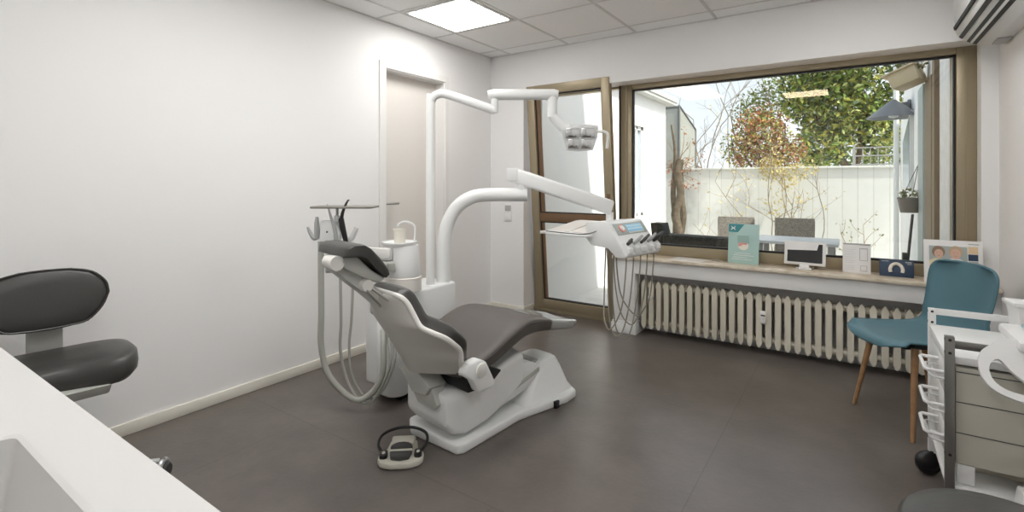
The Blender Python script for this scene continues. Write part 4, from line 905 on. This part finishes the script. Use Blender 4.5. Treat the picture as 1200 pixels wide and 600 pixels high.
tree('dark_hedge', (3.6, 9.4, OZ), 'dark dense bush in the shade under the tall tree', 'shrub',
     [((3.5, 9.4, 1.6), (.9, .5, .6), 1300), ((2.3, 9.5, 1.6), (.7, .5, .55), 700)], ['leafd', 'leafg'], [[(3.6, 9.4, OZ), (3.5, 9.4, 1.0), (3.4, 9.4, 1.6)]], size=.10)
# bare twigs above the wall at the left, climbing plants on the wall
def twigs(name, base, label, n, h, spread, leaf, nl, seed, lean=0., r0=.012, group=None, ls=.05, stem='twig', fork=3, flat=.03, blobs=()):
    random.seed(seed)
    t = empty(name, base, 0, label, 'climbing plant' if 'climb' in name else 'shrub', group); b = MB(); lv = MB()
    def grow(p, d, L, r, depth):
        pts = [p.copy()]; m_ = 5
        for j in range(m_):
            d = (d+Vector((random.uniform(-.35, .35), random.uniform(-.12, .12), random.uniform(-.12, .22)))).normalized()
            q = p+d*(L/m_); q.y = max(-flat*2.5, min(flat*2.5, q.y)); p = q; pts.append(p.copy())
            if depth < fork and (j > 0 or depth) and random.random() < .62:
                sd_ = random.choice((-1, 1)); dd = (d+Vector((sd_*random.uniform(.5, 1.2), random.uniform(-.2, .2), random.uniform(-.1, .5)))).normalized()
                grow(p.copy(), dd, L*random.uniform(.35, .6), r*.55, depth+1)
            if depth >= 1:
                for _ in range(nl): 
                    if random.random() < .6: lv.leaves(1, p, (.06, .03, .06), ls)
        b.tube(pts, [r*(1-.7*i/len(pts)) for i in range(len(pts))], 5, smooth=2)
    for k in range(n):
        grow(Vector((random.uniform(-.12, .12), random.uniform(-.02, .02), 0)), Vector((random.uniform(-1, 1)*spread, 0, 1)).normalized(), h*random.uniform(.65, 1), r0, 0)
    for c_, r_, n_ in blobs: lv.leaves(n_, c_, r_, ls, 1, .3)
    b.build('stem', M[stem], t)
    if nl: lv.build('foliage', M[leaf], t, smooth=0)
twigs('climbing_plant', (2.02, 4.86, OZ), 'straw-coloured leafy climbing plant on the white garden wall, centre of the window', 4, 1.75, .22, 'leafs', 2, 3, stem='twigg', r0=.010, fork=2, blobs=(((-.10, 0, 1.52), (.26, .07, .22), 260), ((.12, 0, 1.36), (.2, .06, .2), 120), ((.0, 0, .95), (.2, .05, .3), 60)))
twigs('climbing_plant', (2.44, 4.60, OZ), 'thin climbing plant with pale leaves on the garden wall under the tall tree', 3, 1.6, .16, 'leafs', 1, 5, stem='twigg', r0=.009, fork=2, blobs=(((-.08, 0, 1.50), (.22, .07, .16), 110),))
twigs('climbing_plant', (1.28, 4.60, OZ), 'small sparse climber low on the garden wall behind the left chair', 3, .85, .2, 'leafs', 1, 8, r0=.006, fork=1)
twigs('climbing_plant', (3.10, 4.85, OZ), 'slender rose stem with few leaves on the garden wall beside the downpipe', 2, .85, .2, 'leafo', 1, 11, r0=.008, fork=1)
twigs('bare_shrub', (.85, 7.5, OZ), 'bare branching shrub behind the left part of the garden wall', 6, 3.0, .30, 'leafo', 0, 13, r0=.020, stem='twigg', fork=3, flat=.08)
# old vine trunk
v = empty('old_vine', (.50, 4.72, OZ), 0, 'gnarled old vine trunk with dry twigs at the left end of the garden wall', 'vine')
b = MB().tube([(0, 0, 0), (.03, 0, .4), (-.04, 0, .75), (.04, 0, 1.1), (.0, 0, 1.5), (.05, 0, 1.7)], [.085, .07, .085, .065, .08, .05], 10, smooth=5).tube([(.03, .02, .3), (.09, .02, .7), (.06, .0, 1.05), (.01, .0, 1.4)], [.045, .045, .045, .03], 8, smooth=4).tube([(-.08, .02, 0), (-.06, .02, .6), (-.09, .0, 1.1), (-.05, .0, 1.8), (-.12, 0, 2.3)], [.05, .04, .045, .03, .015], 8, smooth=4)
b.build('trunk', M['bark'], v)
random.seed(21); b = MB(); lv = MB()
for k in range(26):
    p = Vector((random.uniform(-.02, .06), 0, random.uniform(1.25, 1.75))); q = p+Vector((random.uniform(-.35, .45), random.uniform(-.12, .15), random.uniform(-.25, .55)))
    b.tube([p, (p+q)/2+Vector((random.uniform(-.08, .08), 0, random.uniform(0, .1))), q], [.008, .006, .003], 5, smooth=3)
    for _ in range(5): lv.leaves(1, q, (.08, .06, .08), .06)
b.build('twig', M['twig'], v); lv.build('foliage', M['leafr'], v, smooth=0)
# fence behind the wall at the right
fe = empty('garden_fence', (3.36, 5.8, 1.2), 0, 'pale wire fence above the garden wall at the right', 'fence')
f = MB()
for k in range(8): f.tube([(-.35+k*.1, 0, .0), (-.35+k*.1, 0, .62)], .006, 6)
for z in (.34, .48, .61): f.tube([(-.37, 0, z), (.37, 0, z)], .009, 6)
f.build('wire', M['fencem'], fe); 
for x in (-.37, .37): MB().tube([(x, 0, -1.25), (x, 0, .66)], .014, 8).build('post', M['fencem'], fe)
# garden furniture
tb = empty('garden_table', (2.55, 1.78, OZ), 0, 'white topped garden table outside the window', 'table')
MB().box((-.40, -.28, .70), (.32, .28, .73), .006).build('table_top', M['ttop'], tb)
for x in (-.34, .26):
    for y in (-.22, .22): MB().box((x-.025, y-.025, 0), (x+.025, y+.025, .70), .003).build('leg', M['greyt'], tb)
def wchair(loc, rz, label):
    c_ = empty('garden_chair', loc, rz, label, 'garden chair', 'grey wicker garden chairs')
    MB().loft([[(x, y, z) for x, y in rrect(.19+e, .018, .015)] for z, e in ((.42, .0), (.60, .008), (.85, .012), (.895, .006))]).build('backrest', M['wicker'], c_, smooth=50)
    MB().box((-.20, -.40, .38), (.20, .02, .43), .012).build('seat', M['wicker'], c_)
    for x in (-.175, .175):
        for y in (-.37, .0): MB().tube([(x, y, 0), (x, y, .40)], .016, 10).build('leg', M['darkg'], c_)
        MB().tube([(x*1.1, .0, .62), (x*1.1, -.34, .62), (x*1.1, -.36, .40)], .014, 8).build('armrest', M['wicker'], c_)
    return c_
wchair((1.83, 2.42, OZ), R(8), 'grey wicker chair back behind the mint green card outside')
wchair((2.43, 2.52, OZ), R(8), 'grey wicker chair back behind the tablet at the white garden table')
sf = empty('garden_sofa', (1.72, .92, OZ), R(-5), 'dark wicker sofa with raised arm outside the left part of the window', 'sofa')
MB().box((-.32, -.08, .66), (.36, .08, .80), .03).box((-.32, -.06, 0), (.36, .06, .7), .01).build('backrest', M['sofad'], sf)
MB().box((-.32, .05, .12), (.36, .62, .42), .03).build('seat', M['sofad'], sf)
MB().loft([[(x, y, z) for x, y in rrect(.05+e, .09, .02, c=(-.30-o, 0))] for z, e, o in ((.1, 0, 0), (.6, 0, 0), (.76, .02, .01), (.90, .01, .035))]).build('arm', M['sofad'], sf)
# neighbouring bits of greenery at the right beyond the wall
# ================================================================== LIGHT, WORLD, CAMERA
wd = bpy.data.worlds.new('world'); S.world = wd; wd.use_nodes = True; nt = wd.node_tree
bg = nt.nodes['Background']; sky = nt.nodes.new('ShaderNodeTexSky'); sky.sky_type = 'NISHITA'; sky.sun_disc = False
sky.sun_elevation = R(48); sky.sun_rotation = R(110); sky.air_density = 1.2; sky.dust_density = 2.5
hs_ = nt.nodes.new('ShaderNodeHueSaturation'); hs_.inputs['Saturation'].default_value = .42
nt.links.new(sky.outputs[0], hs_.inputs['Color']); nt.links.new(hs_.outputs[0], bg.inputs['Color']); bg.inputs['Strength'].default_value = .29
sl = bpy.data.lights.new('sun', 'SUN'); sl.energy = 5.2; sl.angle = R(.6); sl.color = (1, .95, .87)
so_ = bpy.data.objects.new('sun', sl); COL.objects.link(so_)
so_.rotation_euler = Vector((-.60, .14, -.77)).to_track_quat('-Z', 'Y').to_euler()
cd = bpy.data.cameras.new('camera'); cam = bpy.data.objects.new('camera', cd); COL.objects.link(cam)
cam.location = (2.976, -3.986, 1.25); cam.rotation_euler = (R(90), 0, R(34.3)); cd.sensor_width = 36; cd.lens = 36*585/1200
cd.shift_x = 0; cd.shift_y = -86/1200; cd.clip_start = .02
S.camera = cam
S.view_settings.view_transform = 'Standard'; S.view_settings.look = 'None'; S.view_settings.gamma = 1; S.view_settings.use_curve_mapping = False
S.view_settings.exposure = 0.25
